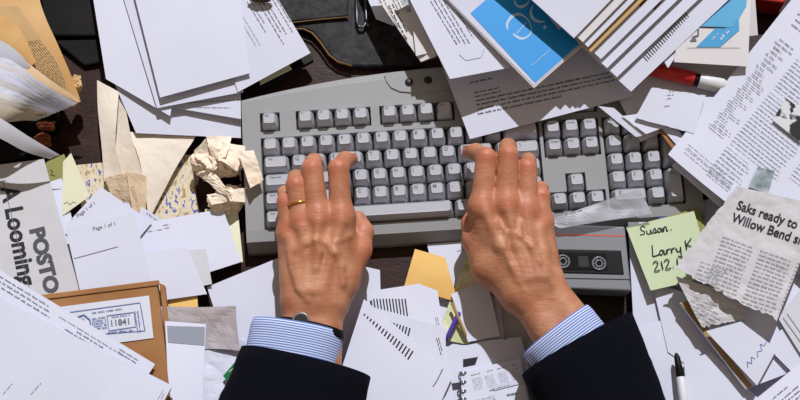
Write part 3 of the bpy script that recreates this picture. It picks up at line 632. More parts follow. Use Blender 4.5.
# --- bottom centre
sheet('shaded white sheet just right of the left wrist', [(344, 262), (380, 270), (384, 420), (326, 420)], 8, wave=.2)
sheet('white sheet tucked under the keyboard front beside the golden envelope', [(427, 244), (474, 240), (476, 300), (440, 300)], [9, 9, 12, 12], wave=.6, prints=[LINES(457, 252, -12, 14, 1, 2, 1.4, INKG, seed=3)])
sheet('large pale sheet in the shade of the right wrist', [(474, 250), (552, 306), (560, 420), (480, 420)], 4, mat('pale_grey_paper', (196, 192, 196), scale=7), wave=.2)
sheet('wide blank sheet under the pens, left of the spiral calendar', [(425, 300), (500, 296), (512, 420), (410, 420)], 7, wave=.2)
sheet('golden envelope with a pointed flap below the keyboard', [(415, 249), (445, 257.5), (458, 302), (404, 287)], [16, 16, 15, 15], GOLD, name='golden_envelope', cat='envelope', wave=.3, bow=2)
sheet('pale yellow-green floral sheet between golden envelope and right wrist', [(466, 258), (496, 270), (470, 345), (436, 338)], [15, 15, 12, 12], FLORAL, name='floral_sheet', wave=.4)
sheet('small white sheet below the floral one, beside the right wrist', [(451, 294), (487, 280), (500, 336), (468, 342)], [19, 18, 16, 17], wave=.3)
bm = bmesh.new(); tube(bm, [at(446, 340, 18), at(448, 336, 18), at(457, 317, 19), at(459, 312, 20)], [.0012, .0023, .0024, .0022], 12); o = bm_obj('pen', bm, PURPLE, smooth=True); recenter(o); tag(o, 'purple pen lying on the floral sheet', 'pen')
bm = bmesh.new(); tube(bm, [at(452, 303, 22), at(465, 333, 19), at(466.5, 337, 18.5)], [.0016, .0016, .0004], 6); o = bm_obj('pencil', bm, mat('pencil_wood', (176, 142, 92)), smooth=False); recenter(o); tag(o, 'thin tan pencil crossing the purple pen', 'pencil')
sheet('blank white sheet with a torn top, above the spiral calendar', [(440, 345), (521, 336), (530, 372), (448, 384)], [15, 13, 13, 14], wave=.4, torn=(.15, 0, 0, 0), prints=[POLY([(463, 359.5), (478, 357), (475, 365), (463, 367.5)], INK, 2)])
GC = None
def bars(x0, y0, x1, y1, n, ang0, h0, h1, wd=1.2, top0=0, top1=0):
    out = []
    for i in range(n):
        t = i / (n - 1); x = x0 + (x1 - x0) * t; y = y0 + (y1 - y0) * t; h = h0 + (h1 - h0) * t; c, q = math.cos(R(ang0)), math.sin(R(ang0))
        out.append(STROKE([(x, y), (x - q * h, y - c * h)], wd, INK, 1))
    vs = []; fs = []
    for v, f, m_ in out: b0 = len(vs); vs += v; fs += [tuple(b0 + i for i in g) for g in f]
    return (vs, fs, INK)
sheet('envelope with the widest row of black bars, back of the fanned three', [(371, 291), (436, 281), (454, 400), (384, 410)], [17, 16, 16, 18], name='envelope', cat='envelope', wave=.2, prints=[bars(375, 308, 407.5, 317, 11, 8, 9, 18, 1.3), LINES(437, 318, 78, 12, 2, 2, 1.1, INKL, seed=4)])
sheet('envelope with the middle row of black bars in the fan', [(366, 306), (446, 328), (444, 430), (352, 420)], [20, 19, 19, 21], name='envelope', cat='envelope', wave=.2, prints=[bars(384, 323, 408, 336.5, 9, -14, 3, 8.5, 1.5), LINES(438, 338, 75, 18, 2, 2, 1.2, INKG, seed=5)])
sheet('front envelope of the fan with the lowest row of black bars', [(364, 299), (453, 375), (424, 440), (334, 392)], [24, 23, 23, 24], name='envelope', cat='envelope', wave=.2, prints=[bars(364, 316, 408, 360, 16, -32, 2, 10, 1.5), STROKE([(433, 387), (437, 381), (443, 369)], 1, INKG, 2)])
# spiral calendar
sc_ = empty('spiral_calendar', at(492, 385, 0)); tag(sc_, 'small spiral-bound calendar in front of the right sleeve', 'calendar')
PB = [(461, 373), (521, 357), (534, 425), (462, 430)]
tp = [at(x, y, 19) - sc_.location for x, y in PB]; bm = bmesh.new(); hexa(bm, [p - Vector((0, 0, .004)) for p in tp], tp); bm_obj('page_block', bm, PAPER, sc_, bevel=.0004)
ppr = [LINES(471, 376, -14, 12, 1, 3, 1.2, INKG, seed=1), LINES(487, 372, -14, 8, 1, 3, 1.2, INKG, seed=2), LINES(497, 369.5, -14, 14, 1, 3, 1.2, INKG, seed=3), LINES(512, 366, -14, 6, 1, 3, 1.2, INKG, seed=4)]
for kx, ky in ((472, 380), (485, 377), (498, 374), (510, 371)): ppr.append(LINES(kx, ky, -14, 9.5, 6, 2.1, 1.1, INKL, seed=kx, ragged=.1, word=(1, 2)))
ppr += [POLY([(463, 393), (522, 379), (523, 383.5), (464, 398)], LILAC, 2), LINES(490, 391, -14, 28, 1, 2, 1.5, INKG, seed=6), LINES(507, 396, -10, 13, 1, 2, 2.2, GREEN, seed=7), LINES(472, 402, -14, 30, 2, 3, 1.2, INKL, seed=8)]
decal('calendar_page', [(464, 374), (519.5, 359), (532, 420), (464, 424)], 19.6, ppr, PAPER, sc_)
for cy in (374, 383, 392, 400):
    c = at(463, cy, 17.5) - sc_.location; bm = bmesh.new(); torus(bm, c, (0, 1, 0), .0036, .0005, 22, 6); torus(bm, c + Vector((0, .0014, 0)), (0, 1, 0), .0036, .0006, 22, 6); bm_obj('spiral_ring', bm, METAL, sc_, smooth=True)
# --- right of the recorder
sheet('broad white sheet at the base of the pile right of the recorder', [(636, 212), (760, 190), (840, 430), (640, 440)], 15, wave=.3)
sheet('royal blue card corner above the yellow-green note', [(660, 204), (693, 210), (694, 228), (658, 226)], 22, BLUED, name='card', cat='card', thick=.8, wave=0)
sheet('white sheet edge between the recorder and the yellow-green note', [(628, 222), (662, 222), (672, 330), (634, 332)], [20, 20, 19, 19], wave=.3)
sheet('white sheet touching the right sleeve, left of the black-capped pen', [(629, 330), (676, 316), (694, 412), (655, 420)], [22, 23, 22, 20], wave=.4, prints=[LINES(650, 359, 70, 9, 2, 3, 1.6, INKL, seed=4)])
sheet('blank sheet slanting from under the note toward the bottom edge', [(652, 282), (696, 296), (768, 420), (668, 352)], [24, 25, 23, 24], wave=.3)
sheet('blank sheet right of the black-capped pen at the bottom edge', [(684, 361), (712, 352), (790, 430), (690, 440)], [29, 28, 27, 27], wave=.3)
pn = empty('marker_pen', at(680, 378, 0)); tag(pn, 'black-capped white pen pointing up at the bottom edge', 'pen')
def tl(par, pts, rad, m_, nm, n=16):
    bm = bmesh.new(); tube(bm, [at(*p) - par.location for p in pts], rad, n); return bm_obj(nm, bm, m_, par, smooth=True, bevel=.0003)
tl(pn, [(676, 353, 34), (677, 357, 34), (680.5, 377, 34)], [.0012, .0028, .0042], BLACK, 'cap'); tl(pn, [(680.5, 377, 34), (686, 420, 34)], [.0042, .0040], WHITEP, 'barrel')
sheet('dark olive pad edge under the yellow-green note', [(640, 224), (697, 208), (719, 254), (662, 288)], 27, OLIVE, name='notepad', cat='notepad', thick=2, wave=0)
hand = lambda pts, wd=1.2: STROKE(pts, wd, INK, 3)
nt_pr = []
def script(segs, x, y, s, ang=-10, wd=1.15):
    c, q = math.cos(R(ang)), math.sin(R(ang))
    for seg in segs:
        P3 = [Vector((a, b_, 0)) for a, b_ in seg]; N = max(2, (len(P3) - 1) * 4)
        P2 = [cr(P3, i / N) for i in range(N + 1)]
        nt_pr.append(STROKE([(x + c * p.x * s + q * p.y * s, y + q * p.x * s - c * p.y * s) for p in P2], wd, INK, 1))
S_ = [(8, 9), (5, 11), (2, 9), (3, 6), (6, 4), (5, 1), (0, 1)]
u_ = [(0, 5), (0, 1), (3, 0), (5, 5), (5, 0), (7, 1)]
s_ = [(0, 1), (3, 6), (4, 2), (1, 0), (6, 1)]
a_ = [(5, 4), (2, 5), (0, 2), (2, 0), (5, 4), (5, 0), (7, 1)]
n_ = [(0, 5), (0, 0), (2, 5), (4, 5), (4, 0), (6, 1)]
def sh(g, dx): return [(a + dx, b_) for a, b_ in g]
script([S_, sh(u_, 9), sh(s_, 16), sh(a_, 22), sh(n_, 29), [(38, .5), (39, 1)]], 640, 236, .82)
L_ = [(1, 12), (0, 4), (0, 0), (7, 1)]
r_g = [(0, 5), (0, 0), (1, 4), (4, 5)]
y_ = [(0, 5), (1, 1), (4, 1), (5, 5), (4, -5), (1, -4)]
K_ = [[(0, 11), (0, 0)], [(7, 12), (0, 5), (3, 5), (8, 0)]]
script([L_, sh(a_, 7), sh(r_g, 15), sh(r_g, 20), sh(y_, 25), sh(K_[0], 36), sh(K_[1], 36), sh(u_, 45)], 653, 257, .95)
two = [(0, 8), (3, 10), (5, 7), (0, 0), (6, 0)]
script([two, [(9, 9), (9, 0)], sh(two, 12), [(20, .5), (21, 1)], [(26, 9), (25, 0)], [(30, 8), (33, 10), (32, 6), (34, 2), (29, 1)]], 654, 272, .95, -11)
sheet('yellow-green sticky note with handwriting, right of the recorder', [(626, 227), (694, 211), (713, 276), (650, 291.5)], [31, 32, 32, 29], POSTIT, name='sticky_note', cat='note', wave=.2, curl=(0, 0, 0, 4), prints=nt_pr)
# envelope, card and lower right sheets
sheet('white envelope with a tan side edge beneath the handwritten card', [(680, 303), (800, 262), (850, 350), (746, 389)], [40, 40, 36, 36], name='envelope', cat='envelope', thick=3, wave=.3, prints=[POLY([(680.5, 303.5), (687, 301), (752, 386), (746.5, 388.5)], TANINK, 8)])
sheet('small white slip sticking out past the handwritten card, at the right edge', [(764, 344), (822, 296), (834, 350), (792, 372)], 41, wave=.2)
sheet('white card with faint blue handwriting near the bottom right corner', [(741, 321.5), (777, 349), (757, 385.5), (706, 331)], [47, 46, 45, 45], name='card', cat='card', wave=.2, prints=[STROKE([(768, 340), (764, 346), (760, 344), (762, 351), (757, 352), (758, 358)], .7, INKB, 3), STROKE([(755, 359), (751, 357), (752, 364), (747, 362), (748, 368)], .7, INKB, 3)])
sheet('typed sheet in the bottom right corner', [(752, 402), (799, 364), (860, 410), (800, 450)], [46, 46, 46, 46], wave=.2, prints=[LINES(768, 404, -40, 26, 1, 4, 1.5, INKG, seed=4), LINES(777, 405, -40, 34, 3, 4.4, 1.6, INKG, seed=5)])
sheet('thin striped slip at the right frame edge beside the torn newspaper', [(778, 318), (800, 290), (840, 330), (812, 372)], 44, mat('slip_grey', (204, 206, 216), scale=9), wave=.1, prints=[STROKE([(783, 318), (803, 346)], .8, INKG, 4), STROKE([(787, 314), (806, 341)], .6, INKG, 4)])
# --- big article sheet and torn newspaper
INKM = mat('mid_grey_ink', (134, 137, 150), rough=.8)
art = []
ax_, ay_ = .783, .622
def ap(x, y, a, d): return (x + ax_ * a - ay_ * d, y + ay_ * a + ax_ * d)
TL0 = (834, -54)
def A_(a, d): return ap(TL0[0], TL0[1], a, d)
def AL(a, d, width, n, gap, h, seed, m_=INKG, **k): x, y = A_(a, d); return LINES(x, y, 38.5, width, n, gap, h, m_, seed=seed, **k)
rnd = random.Random(5)
d = 42
for kk in range(34):
    if kk in (9, 10): d += 6.6; continue
    art.append(AL(14 + (2 if kk % 3 else 0), d, rnd.uniform(9, 22), 1, 3, 1.7, 100 + kk, INKG, ragged=0)); d += 6.2 if kk < 9 else 5.0
art += [AL(42, 30, 60, 20, 4.0, 1.4, 31, INKM, ragged=.12), AL(42, 118, 34, 9, 4.2, 1.5, 32, INKM), AL(42, 160, 60, 16, 4.0, 1.4, 33, INKM, ragged=.1), AL(42, 228, 34, 8, 4.2, 1.5, 34, INKM), AL(10, 250, 62, 2, 5, 1.4, 35), AL(110, 30, 60, 46, 4.0, 1.4, 36, INKM, ragged=.1)]
art += [POLY([(784, 103), (812, 124), (799, 147), (771, 125)], PHOTO, 6), POLY([(757, 171), (774, 175), (768, 198), (748, 190)], PHOTOG, 4)]
sheet('sheet lying directly beneath the big printed article', [(826, -34), (960, 74), (840, 310), (672, 166)], [50, 50, 48, 45], wave=.4)
sheet('big printed article sheet with two small photos, at the upper right', [(834, -54), (1000, 78), (838, 290), (667, 156)], [60, 60, 60, 54], name='printed_article', cat='paper', wave=.4, curl=(0, 0, 0, 5), prints=art)
sp_ = [T('Saks ready to', 736, 209, 19.5, 13.2, INK, .022, .88), T('Willow Bend site', 731, 221.5, 19.5, 13.2, INK, .022, .88)]
for kx, ky, sd0 in ((722, 238, 1), (760, 252, 2), (796, 264, 3)): sp_.append(LINES(kx, ky, 20, 34, 14, 4.1, 1.5, INKM, seed=sd0, ragged=.1))
sp_.append(LINES(700, 262, 20, 30, 8, 4.1, 1.5, INKL, seed=9))
sheet('smaller torn newspaper scrap under the torn headline piece', [(676, 276), (740, 296), (748, 318), (703, 330)], [50, 50, 46, 44], NEWS, name='newspaper_scrap', cat='newspaper', crumple=2.5, torn=(0, 0, .12, 0), prints=[LINES(690, 300, 30, 40, 6, 4, 1.4, INKL, seed=19)])
sheet('torn newspaper piece with the headline about Willow Bend', [(736, 186), (822, 206), (776, 322), (672, 268)], [66, 68, 62, 58], NEWS, name='torn_newspaper', cat='newspaper', crumple=1.6, cf=22, torn=(0, 0, .09, .05), prints=sp_)
# crinkled clear film on the arrow keys
sheet('crinkled clear film with torn print lying over the arrow keys', [(546, 220), (640, 189), (652, 214), (560, 228)], [40, 43, 40, 40], FILM, name='clear_film', cat='plastic', crumple=3, cf=16, prints=[LINES(548, 219, -14, 40, 1, 3, 1.4, INKG, seed=3)])
# --- top centre / right
sheet('white sheet corner behind the magazine clipping at the top edge', [(356, -30), (388, -30), (394, 26), (376, 19)], 26, wave=.2)
sheet('magazine clipping with a small photo, left of the typed letter at top', [(368, -16), (412, -24), (435, 58), (421, 64)], [46, 50, 66, 60], PAPERW, name='magazine_clipping', cat='paper', wave=.5, curl=(0, 0, 5, 5), thick=1.5, prints=[LINES(378, -10, 63, 62, 2, 3.4, 1.3, INKG, seed=6), LINES(394, -12, 63, 30, 3, 3.4, 1.3, INKG, seed=7), LINES(392, 5, 63, 42, 2, 4, 1.9, INK, seed=8), POLY([(402, -2), (411, -5), (414, 14), (408, 12)], PHOTOG, 2)])
sheet('folded narrow white strip over the magazine clipping', [(408, -20), (420, -22), (440, 50), (416, 56)], [60, 60, 70, 68], PAPERW, wave=.2)
sheet('shaded typed letter lying across the top of the keyboard', [(440, 60), (612, 40), (634, 96), (470, 139)], [47, 48, 47, 44], wave=.4, prints=[LINES(470, 84, -12, 30, 1, 3, 1.8, INK, seed=2), LINES(474, 94, -12, 30, 2, 4, 1.6, INK, seed=3), LINES(476, 102, -12, 150, 3, 4.2, 1.7, INK, seed=5, ragged=.12), LINES(478, 115, -12, 92, 1, 4.2, 1.7, INK, seed=6, ragged=.1), LINES(486, 135, -12, 12, 1, 4, 1.3, INKG, seed=7)])
sheet('typed letter with a boxed block of slanting lines, left of the blue booklet', [(398, -24), (470, -40), (513, 67), (450, 79)], [82, 76, 74, 82], wave=.4, prints=[LINES(447, -4, 59, 66, 1, 3.4, 1.5, INKG, seed=2), LINES(440, -4, 59, 66, 4, 3.8, 1.4, INKG, seed=3), STROKE([(484, 50), (481, 58), (466, 61), (459, 55)], .5, INKL, 4)])
slab_z = 66
bk = empty('booklet', at(515, 30, 76)); tag(bk, 'blue booklet with pale rounded letters, lying under the fanned envelopes', 'booklet')
PBk = [(428, -20), (484, -74), (583, 45), (534, 88)]
tp = [at(x, y, 83) - bk.location for x, y in PBk]; bm = bmesh.new(); hexa(bm, [p - Vector((0, 0, .003)) for p in tp], tp); bm_obj('page_block', bm, PAPERW, bk, bevel=.0003)
LB = mat('pale_blue_ink', (190, 212, 236))
decal('cover', [(430, -19), (484, -71), (581, 45), (534, 85.5)], 83.6, [POLY([(471, 14), (522, -30), (579, 44.5), (535, 83)], BLUE, 8), VSTROKE([(490 + a / 6.67, b_ / 6.67) for a, b_ in [(122, 205), (118, 165), (150, 118), (200, 102), (250, 132), (276, 180), (275, 225), (240, 258), (200, 260), (156, 232)]], [1.2, 2.6, 3, 2.2, 1, .8, 1, 1.8, 2.8, 1.6], LB), VSTROKE([(517, 34.5), (522, 29), (527, 23.5)], [1, .7, .8], LB), VSTROKE([(490 + a / 6.67, b_ / 6.67) for a, b_ in [(290, 45), (276, 90), (290, 130), (325, 150), (372, 152)]], [.8, 2.4, 3.2, 2.6, .8], LB), VSTROKE([(544, 27.5), (546.5, 29)], [3.4, 3.4], LB), VSTROKE([(490 + a / 6.67, b_ / 6.67) for a, b_ in [(165, 5), (178, 40), (212, 55), (252, 34), (264, 0)]], [.8, 2.2, 2.8, 2.2, .8], LB), STROKE([(532, 66), (550, 51)], .6, LB, 4)], LILAC, bk, 'blue cover with pale letters')
# fanned envelopes
ev = [((574, 38), 108, 106, PAPER, 'topmost blank envelope of the fanned stack at the top'), ((583, 42), 104, 106, PAPERW, 'second envelope from the top of the fanned stack'), ((588, 47), 100, 106, PAPER, 'third envelope of the fanned stack'), ((591, 52), 96, 106, mat('tan_env', (196, 162, 112), scale=12), 'tan envelope between white ones in the fanned stack'),
      ((601, 59), 91, 104, PAPER, 'broad white envelope just below the tan one in the fan'), ((607, 68), 86, 104, PAPER, 'white envelope in the middle of the fan with a dark corner stamp'), ((617, 77), 80, 104, PAPER, 'white envelope just above the barcoded one in the fan'), ((631, 91.5), 74, 106, PAPER, 'barcoded envelope at the lower edge of the fanned stack')]
for kk, (A0, z_, W_, m_, lb) in enumerate(ev):
    A0 = Vector(A0); dd = Vector((.695 + .01 * kk, -.72)).normalized(); ww = Vector((-.74, -.67)); L_e = 150
    q = [A0 + ww * W_, A0 + ww * W_ + dd * L_e, A0 + dd * L_e, A0]
    pr = []
    if kk == 7: pr = [bars(647, 62, 688, 18, 22, 40, 6, 6.5, .9), ]
    if kk == 5: pr = [POLY([(648, 4), (655, -3), (661, 3), (654, 11)], RUST, 2)]
    if kk == 4: pr = [POLY([(634, 2), (640, -4), (646, 1), (640, 8)], RUST, 2)]
    sheet(lb, [tuple(p) for p in q], [z_, z_, z_ - 3, z_ - 3], m_, name='envelope', cat='envelope', prints=pr, wave=.1, thick=1.2)
sheet('narrow slip under the barcoded envelope beside the blue brochure', [(640, 20), (688, 16), (694, 30), (668, 68)], [70, 70, 68, 68], wave=.1)
sheet('second slip end poking out below the barcoded envelope', [(600, 50), (650, 60), (634, 91), (626, 92)], [68, 68, 66, 66], wave=.1)
sheet('grey-white folded page behind the blue and white brochure', [(716, -30), (753, -30), (758, 35), (730, 38)], [44, 44, 44, 44], mat('greyw', (206, 204, 208), scale=8), wave=.3)
sheet('shaded white sheet lying under the red and white marker', [(596, 54), (744, 58), (745, 96), (640, 142)], [40, 38, 40, 42], PAPERW, wave=.3)
sheet('white sheet below the brochure tucked under the big article', [(712, 92), (752, 52), (764, 80), (730, 124)], [46, 50, 46, 44], wave=.3)
BLUE2 = mat('band_blue_print', (70, 160, 214), scale=5, rough=0.6)
sheet('blue and white brochure with a slanted blue band', [(688, -30), (752, -30), (748, 66.5), (674, 62)], [74, 66, 64, 70], PAPERW, name='brochure', cat='brochure', wave=.2, prints=[POLY([(699, -28), (749, -28), (746, 8), (703, 10)], BLUEL, 6), POLY([(703, 10), (745.5, 8), (734, 28), (696, 27)], BLUEL, 6), POLY([(715, 29), (734, 28), (720, 47.5), (696, 47.5)], BLUE2, 4), POLY([(732, 27.5), (738.5, 18), (739, 31), (720, 47.5)], BLUE2, 4), STROKE([(694, 27.6), (725, 28.6)], 1.1, INK, 4), STROKE([(687, 48.5), (740, 48.5)], .4, INKG, 4), LINES(721, 41, -45, 15, 1, 2, 3.2, PAPER, seed=2), LINES(712, 41, -45, 10, 1, 2, 1.8, PAPER, seed=3), STROKE([(693, 30), (698, 30), (698, 36), (692, 38), (696, 41), (690, 41)], 1.6, INKG, 3)])
mk = empty('marker', at(690, 80, 40)); tag(mk, 'red and white marker lying under the brochure edge', 'marker')
tl(mk, [(644, 68, 50), (660, 71, 50), (694, 79, 50)], [.0062, .0075, .0078], REDP, 'red_cap'); tl(mk, [(694, 79, 50), (699, 80.2, 50)], [.0066, .0066], BLACK, 'collar'); tl(mk, [(699, 80.2, 50), (722, 86, 50), (725, 87, 50)], [.0078, .0078, .006], WHITEP, 'barrel')
slab('red_tin', 'bright red tin at the top edge beside the article', 'tin', [(752, -24), (790, -26), (785, 3), (756, -1)], .5, 30, REDP, bevel=.002)
sheet('long white slip under the small card, over the keypad', [(598, 106), (614, 108), (644, 135), (636, 137)], [51, 52, 50, 49], wave=.1)
sheet('white slip between the small card and the keypad keys', [(622, 116), (652, 112), (668, 126), (646, 134)], 53, wave=.1)
sheet('white corner slip right of the small marked card', [(700, 97), (719, 97), (700, 122), (690, 116)], 52, wave=.1)
sheet('small white card with faint marks above the keypad', [(652, 87), (706, 95), (694, 134), (635, 118)], [59, 58, 57, 57], name='card', cat='card', wave=.2, torn=(.05, 0, .05, 0), prints=[LINES(669, 92, -6, 7, 1, 2, 1.3, INKG, seed=2), LINES(667, 96, -6, 7, 1, 2, 1.3, INKG, seed=3), LINES(667, 99.5, -6, 4, 1, 2, 1.2, INKG, seed=4), LINES(664, 107, -6, 6, 1, 2, 1.3, INKG, seed=5)])
slab('brown_card', 'brown-edged card wedged between keypad and big article', 'card', [(656, 126), (666, 122), (690, 146), (678, 157)], 46, 49, KRAFT, bevel=.0004)
sheet('white sheet lying on the brown-edged card', [(660, 126), (674, 124), (690, 146), (681, 150)], 51, wave=.1)
# ================================================================== person
per_ = empty('person', at(430, 390, 0)); tag(per_, 'person in a navy suit and blue striped shirt typing with both hands', 'person')
PL = per_.location.copy()
def smin(a, b, k):
    h = np.clip(.5 + .5 * (b - a) / k, 0, 1); return b * (1 - h) + a * h - k * h * (1 - h)
def cap_sdf(P, a, b, ra, rb):
    a = np.array(a); b = np.array(b); ab = b - a; t = np.clip(((P - a) @ ab) / max(ab @ ab, 1e-12), 0, 1)
    return np.linalg.norm(P - (a + t[..., None] * ab), axis=-1) - (ra + (rb - ra) * t)
def nets(F, org_, h):
    ins = F < 0; nx, ny, nz = F.shape
    S = np.zeros((nx - 1, ny - 1, nz - 1, 3)); N = np.zeros((nx - 1, ny - 1, nz - 1))
    base = np.stack(np.meshgrid(np.arange(nx - 1), np.arange(ny - 1), np.arange(nz - 1), indexing='ij'), -1).astype(float)
    cor = [(i, j, k) for i in (0, 1) for j in (0, 1) for k in (0, 1)]
    def sub(c): return F[c[0]:nx - 1 + c[0], c[1]:ny - 1 + c[1], c[2]:nz - 1 + c[2]]
    for c in cor:
        for ax in range(3):
            if c[ax] == 0:
                d = list(c); d[ax] = 1; a = sub(c); b = sub(d); x = (a < 0) != (b < 0)
                t = np.where(x, a / np.where(x, a - b, 1), 0); p = base + np.array(c)
                p = p.copy(); p[..., ax] += t; S += p * x[..., None]; N += x
    act = N > 0; idx = -np.ones(N.shape, int); idx[act] = np.arange(act.sum()); V = (S[act] / N[act][:, None]) * h + org_
    Q = []
    for ax in range(3):
        o1, o2 = [(1, 2), (2, 0), (0, 1)][ax]
        sl = [slice(1, -1)] * 3; sl[ax] = slice(0, F.shape[ax] - 1); s2 = list(sl); s2[ax] = slice(1, F.shape[ax])
        a = ins[tuple(sl)]; b = ins[tuple(s2)]; w_ = np.argwhere(a != b); 
        if not len(w_): continue
        flip = a[tuple(w_.T)]
        g = w_.copy(); 
        for d in range(3):
            if d != ax: g[:, d] += 1
        def cell(u, v): q = g.copy(); q[:, o1] -= u; q[:, o2] -= v; return idx[tuple(q.T)]
        q = np.stack([cell(1, 1), cell(0, 1), cell(0, 0), cell(1, 0)], 1); q[~flip] = q[~flip][:, ::-1]; Q.append(q)
    return V, np.concatenate(Q)
def build_hand(side, mcp, pip, dip, tip, thumb, wrist, fore, veins, h=.00125):
    W_ = lambda p: np.array(at(*p[:3]))
    MCP = [W_(p) for p in mcp]; PIP = [W_(p) for p in pip]; DIP = [W_(p) for p in dip]; TIP = [W_(p) for p in tip]; TH = [W_(p) for p in thumb]
    Wr = W_(wrist); Fo = W_(fore); allp = np.array(MCP + PIP + DIP + TIP + TH + [Wr, Fo])
    lo = allp.min(0) - .03; hi = allp.max(0) + .03; n = np.ceil((hi - lo) / h).astype(int)
    X = np.stack(np.meshgrid(*[lo[i] + np.arange(n[i]) * h for i in range(3)], indexing='ij'), -1)
    axis = (Wr - Fo); axis /= np.linalg.norm(axis); lat = np.cross(axis, [0, 0, 1]); lat /= np.linalg.norm(lat)
    # forearm and wrist: flattened
    F = cap_sdf(X, Fo - lat * .013, Wr - lat * .0115, .021, .0165)
    F = smin(F, cap_sdf(X, Fo + lat * .013, Wr + lat * .0115, .021, .0165), .012)
    # metacarpals spread from the wrist
    offs = [-.017, -.007, .004, .015]; sgn = 1
    if np.dot(MCP[3] - MCP[0], lat) < 0: sgn = -1
    for k in range(4):
        st = Wr + lat * sgn * offs[k] * .95 + axis * .008
        mr = [.0105, .0115, .0120, .0118][k]
        F = smin(F, cap_sdf(X, st, MCP[k] - np.array([0, 0, .003]), .0165, mr), .010)
        F = smin(F, cap_sdf(X, st - np.array([0, 0, .008]), MCP[k] - np.array([0, 0, .011]), .013, .0105), .010)
    # web between knuckles
    for k in range(3): F = smin(F, cap_sdf(X, MCP[k] - np.array([0, 0, .006]), MCP[k + 1] - np.array([0, 0, .006]), .0095, .0095), .006)
    # thenar
    st = Wr + lat * sgn * .013 + axis * .012 - np.array([0, 0, .006])
    F = smin(F, cap_sdf(X, st, TH[0], .016, .0155), .012)
    F = smin(F, cap_sdf(X, TH[0], TH[1], .0155, .0115), .010)
    F = smin(F, cap_sdf(X, TH[0], MCP[3] - np.array([0, 0, .010]), .012, .0085), .012)
    F = smin(F, cap_sdf(X, TH[1], TH[2], .0110, .0100), .004)
    F = smin(F, cap_sdf(X, TH[2], TH[3], .0103, .0082), .004)
    fr = [(.0084, .0078, .0070, .0062), (.0092, .0087, .0077, .0068), (.0097, .0092, .0082, .0072), (.0096, .0091, .0081, .0071)]
    HF = F; FG = []
    for k in range(4):
        r0, r1, r2, r3 = fr[k]
        G = cap_sdf(X, MCP[k], PIP[k], r0 + .0016, r1 + .0010)
        G = smin(G, cap_sdf(X, PIP[k], PIP[k], r1 - .0001, r1 - .0001), .004)
        G = smin(G, cap_sdf(X, PIP[k], DIP[k], r1 - .0002, r2 - .0003), .0025)
        G = smin(G, cap_sdf(X, DIP[k], DIP[k], r2 + .0001, r2 + .0001), .003)
        G = smin(G, cap_sdf(X, DIP[k], TIP[k], r2 - .0003, r3), .0025)
        # creases over the middle joint
        d = PIP[k] - MCP[k]; L = np.linalg.norm(d); d /= L; s = (X - PIP[k]) @ d; rad = np.linalg.norm(X - PIP[k], axis=-1)
        G = G + .00042 * np.cos(s * 2 * np.pi / .0030) * np.exp(-(rad / .0115) ** 4)
        # knuckle
        FG.append((G, k))
        kn = MCP[k] + np.array([0, 0, .0012]); HF = smin(HF, cap_sdf(X, kn, kn, (.0100 if k else .0090), (.0100 if k else .0090)), .009)
    F = HF
    for G, k in FG: F = np.minimum(F, smin(HF, G, .0055))
    def surf(px, py):
        d = (FWD + RIGHT * ((px - 400) / FPX) + UP * ((200 - py) / FPX)); prev = None
        for zz in range(120, 20, -1):
            p = np.array(at(px, py, zz)); q = ((p - lo) / h).astype(int)
            if (q < 1).any() or (q >= n - 1).any(): continue
            if F[tuple(q)] < 0: return p
        return None
    for path, r_, kk in veins:
        pts = [surf(*p) for p in path]; r_ = r_ * .8; kk = kk * 1.5; pts = [p - np.array([0, 0, r_ * .75]) for p in pts if p is not None]
        for a, b in zip(pts, pts[1:]): F = smin(F, cap_sdf(X, a, b, r_, r_), kk)
    V, Q = nets(F, lo, h)
    # relax
    for _ in range(2):
        acc = np.zeros_like(V); cnt = np.zeros(len(V))
        for a, b in ((0, 1), (1, 2), (2, 3), (3, 0)):
            np.add.at(acc, Q[:, a], V[Q[:, b]]); np.add.at(cnt, Q[:, a], 1); np.add.at(acc, Q[:, b], V[Q[:, a]]); np.add.at(cnt, Q[:, b], 1)
        V = V * .5 + .5 * acc / cnt[:, None]
    me = bpy.data.meshes.new('hand'); me.from_pydata((V - np.array(PL)).tolist(), [], Q.tolist()); me.update()
    bm = bmesh.new(); bm.from_mesh(me); bmesh.ops.recalc_face_normals(bm, faces=bm.faces[:]); bm.to_mesh(me); bm.free()
    at_ = me.attributes.new('red', 'FLOAT', 'POINT'); red = np.zeros(len(V))
    for p, rr, s_ in [(q, .011, .75) for q in MCP] + [(q, .010, .65) for q in PIP] + [(q, .009, .6) for q in TIP] + [(TH[1], .012, .5), (TH[2], .010, .5)]:
        q = p + np.array([0, 0, .006]); red = np.maximum(red, s_ * np.exp(-(np.linalg.norm(V - q, axis=1) / rr) ** 2))
    at_.data.foreach_set('value', red.astype(np.float32))
    ho = mkobj('hand', me, SKIN, per_); ho['label'] = side
    # nails
    for k in range(4):
        d = TIP[k] - DIP[k]; d /= np.linalg.norm(d); f = PIP[k] - MCP[k]; f /= np.linalg.norm(f)
        nrm = f - d * (f @ d); nrm = nrm + np.array([0, 0, .2]); nrm -= d * (nrm @ d); nrm /= np.linalg.norm(nrm); sd_ = np.cross(d, nrm); r3 = fr[k][3]
        c = TIP[k] * .7 + DIP[k] * .3; bm = bmesh.new(); G = []
        for i in range(7):
            row_ = []
            for j in range(7):
                a = (j / 6 - .5) * 1.7; t = (i / 6 - .35) * .0125; rr = r3 + .0009 - .0010 * (i / 6) * (i / 6)
                tt = t * (1 - .12 * (j / 3 - 1) ** 2)
                row_.append(bm.verts.new(Vector(c + d * tt + (nrm * math.cos(a) + sd_ * math.sin(a)) * rr) - PL))
            G.append(row_)
        for i in range(6):
            for j in range(6): bm.faces.new((G[i][j], G[i][j + 1], G[i + 1][j + 1], G[i + 1][j]))
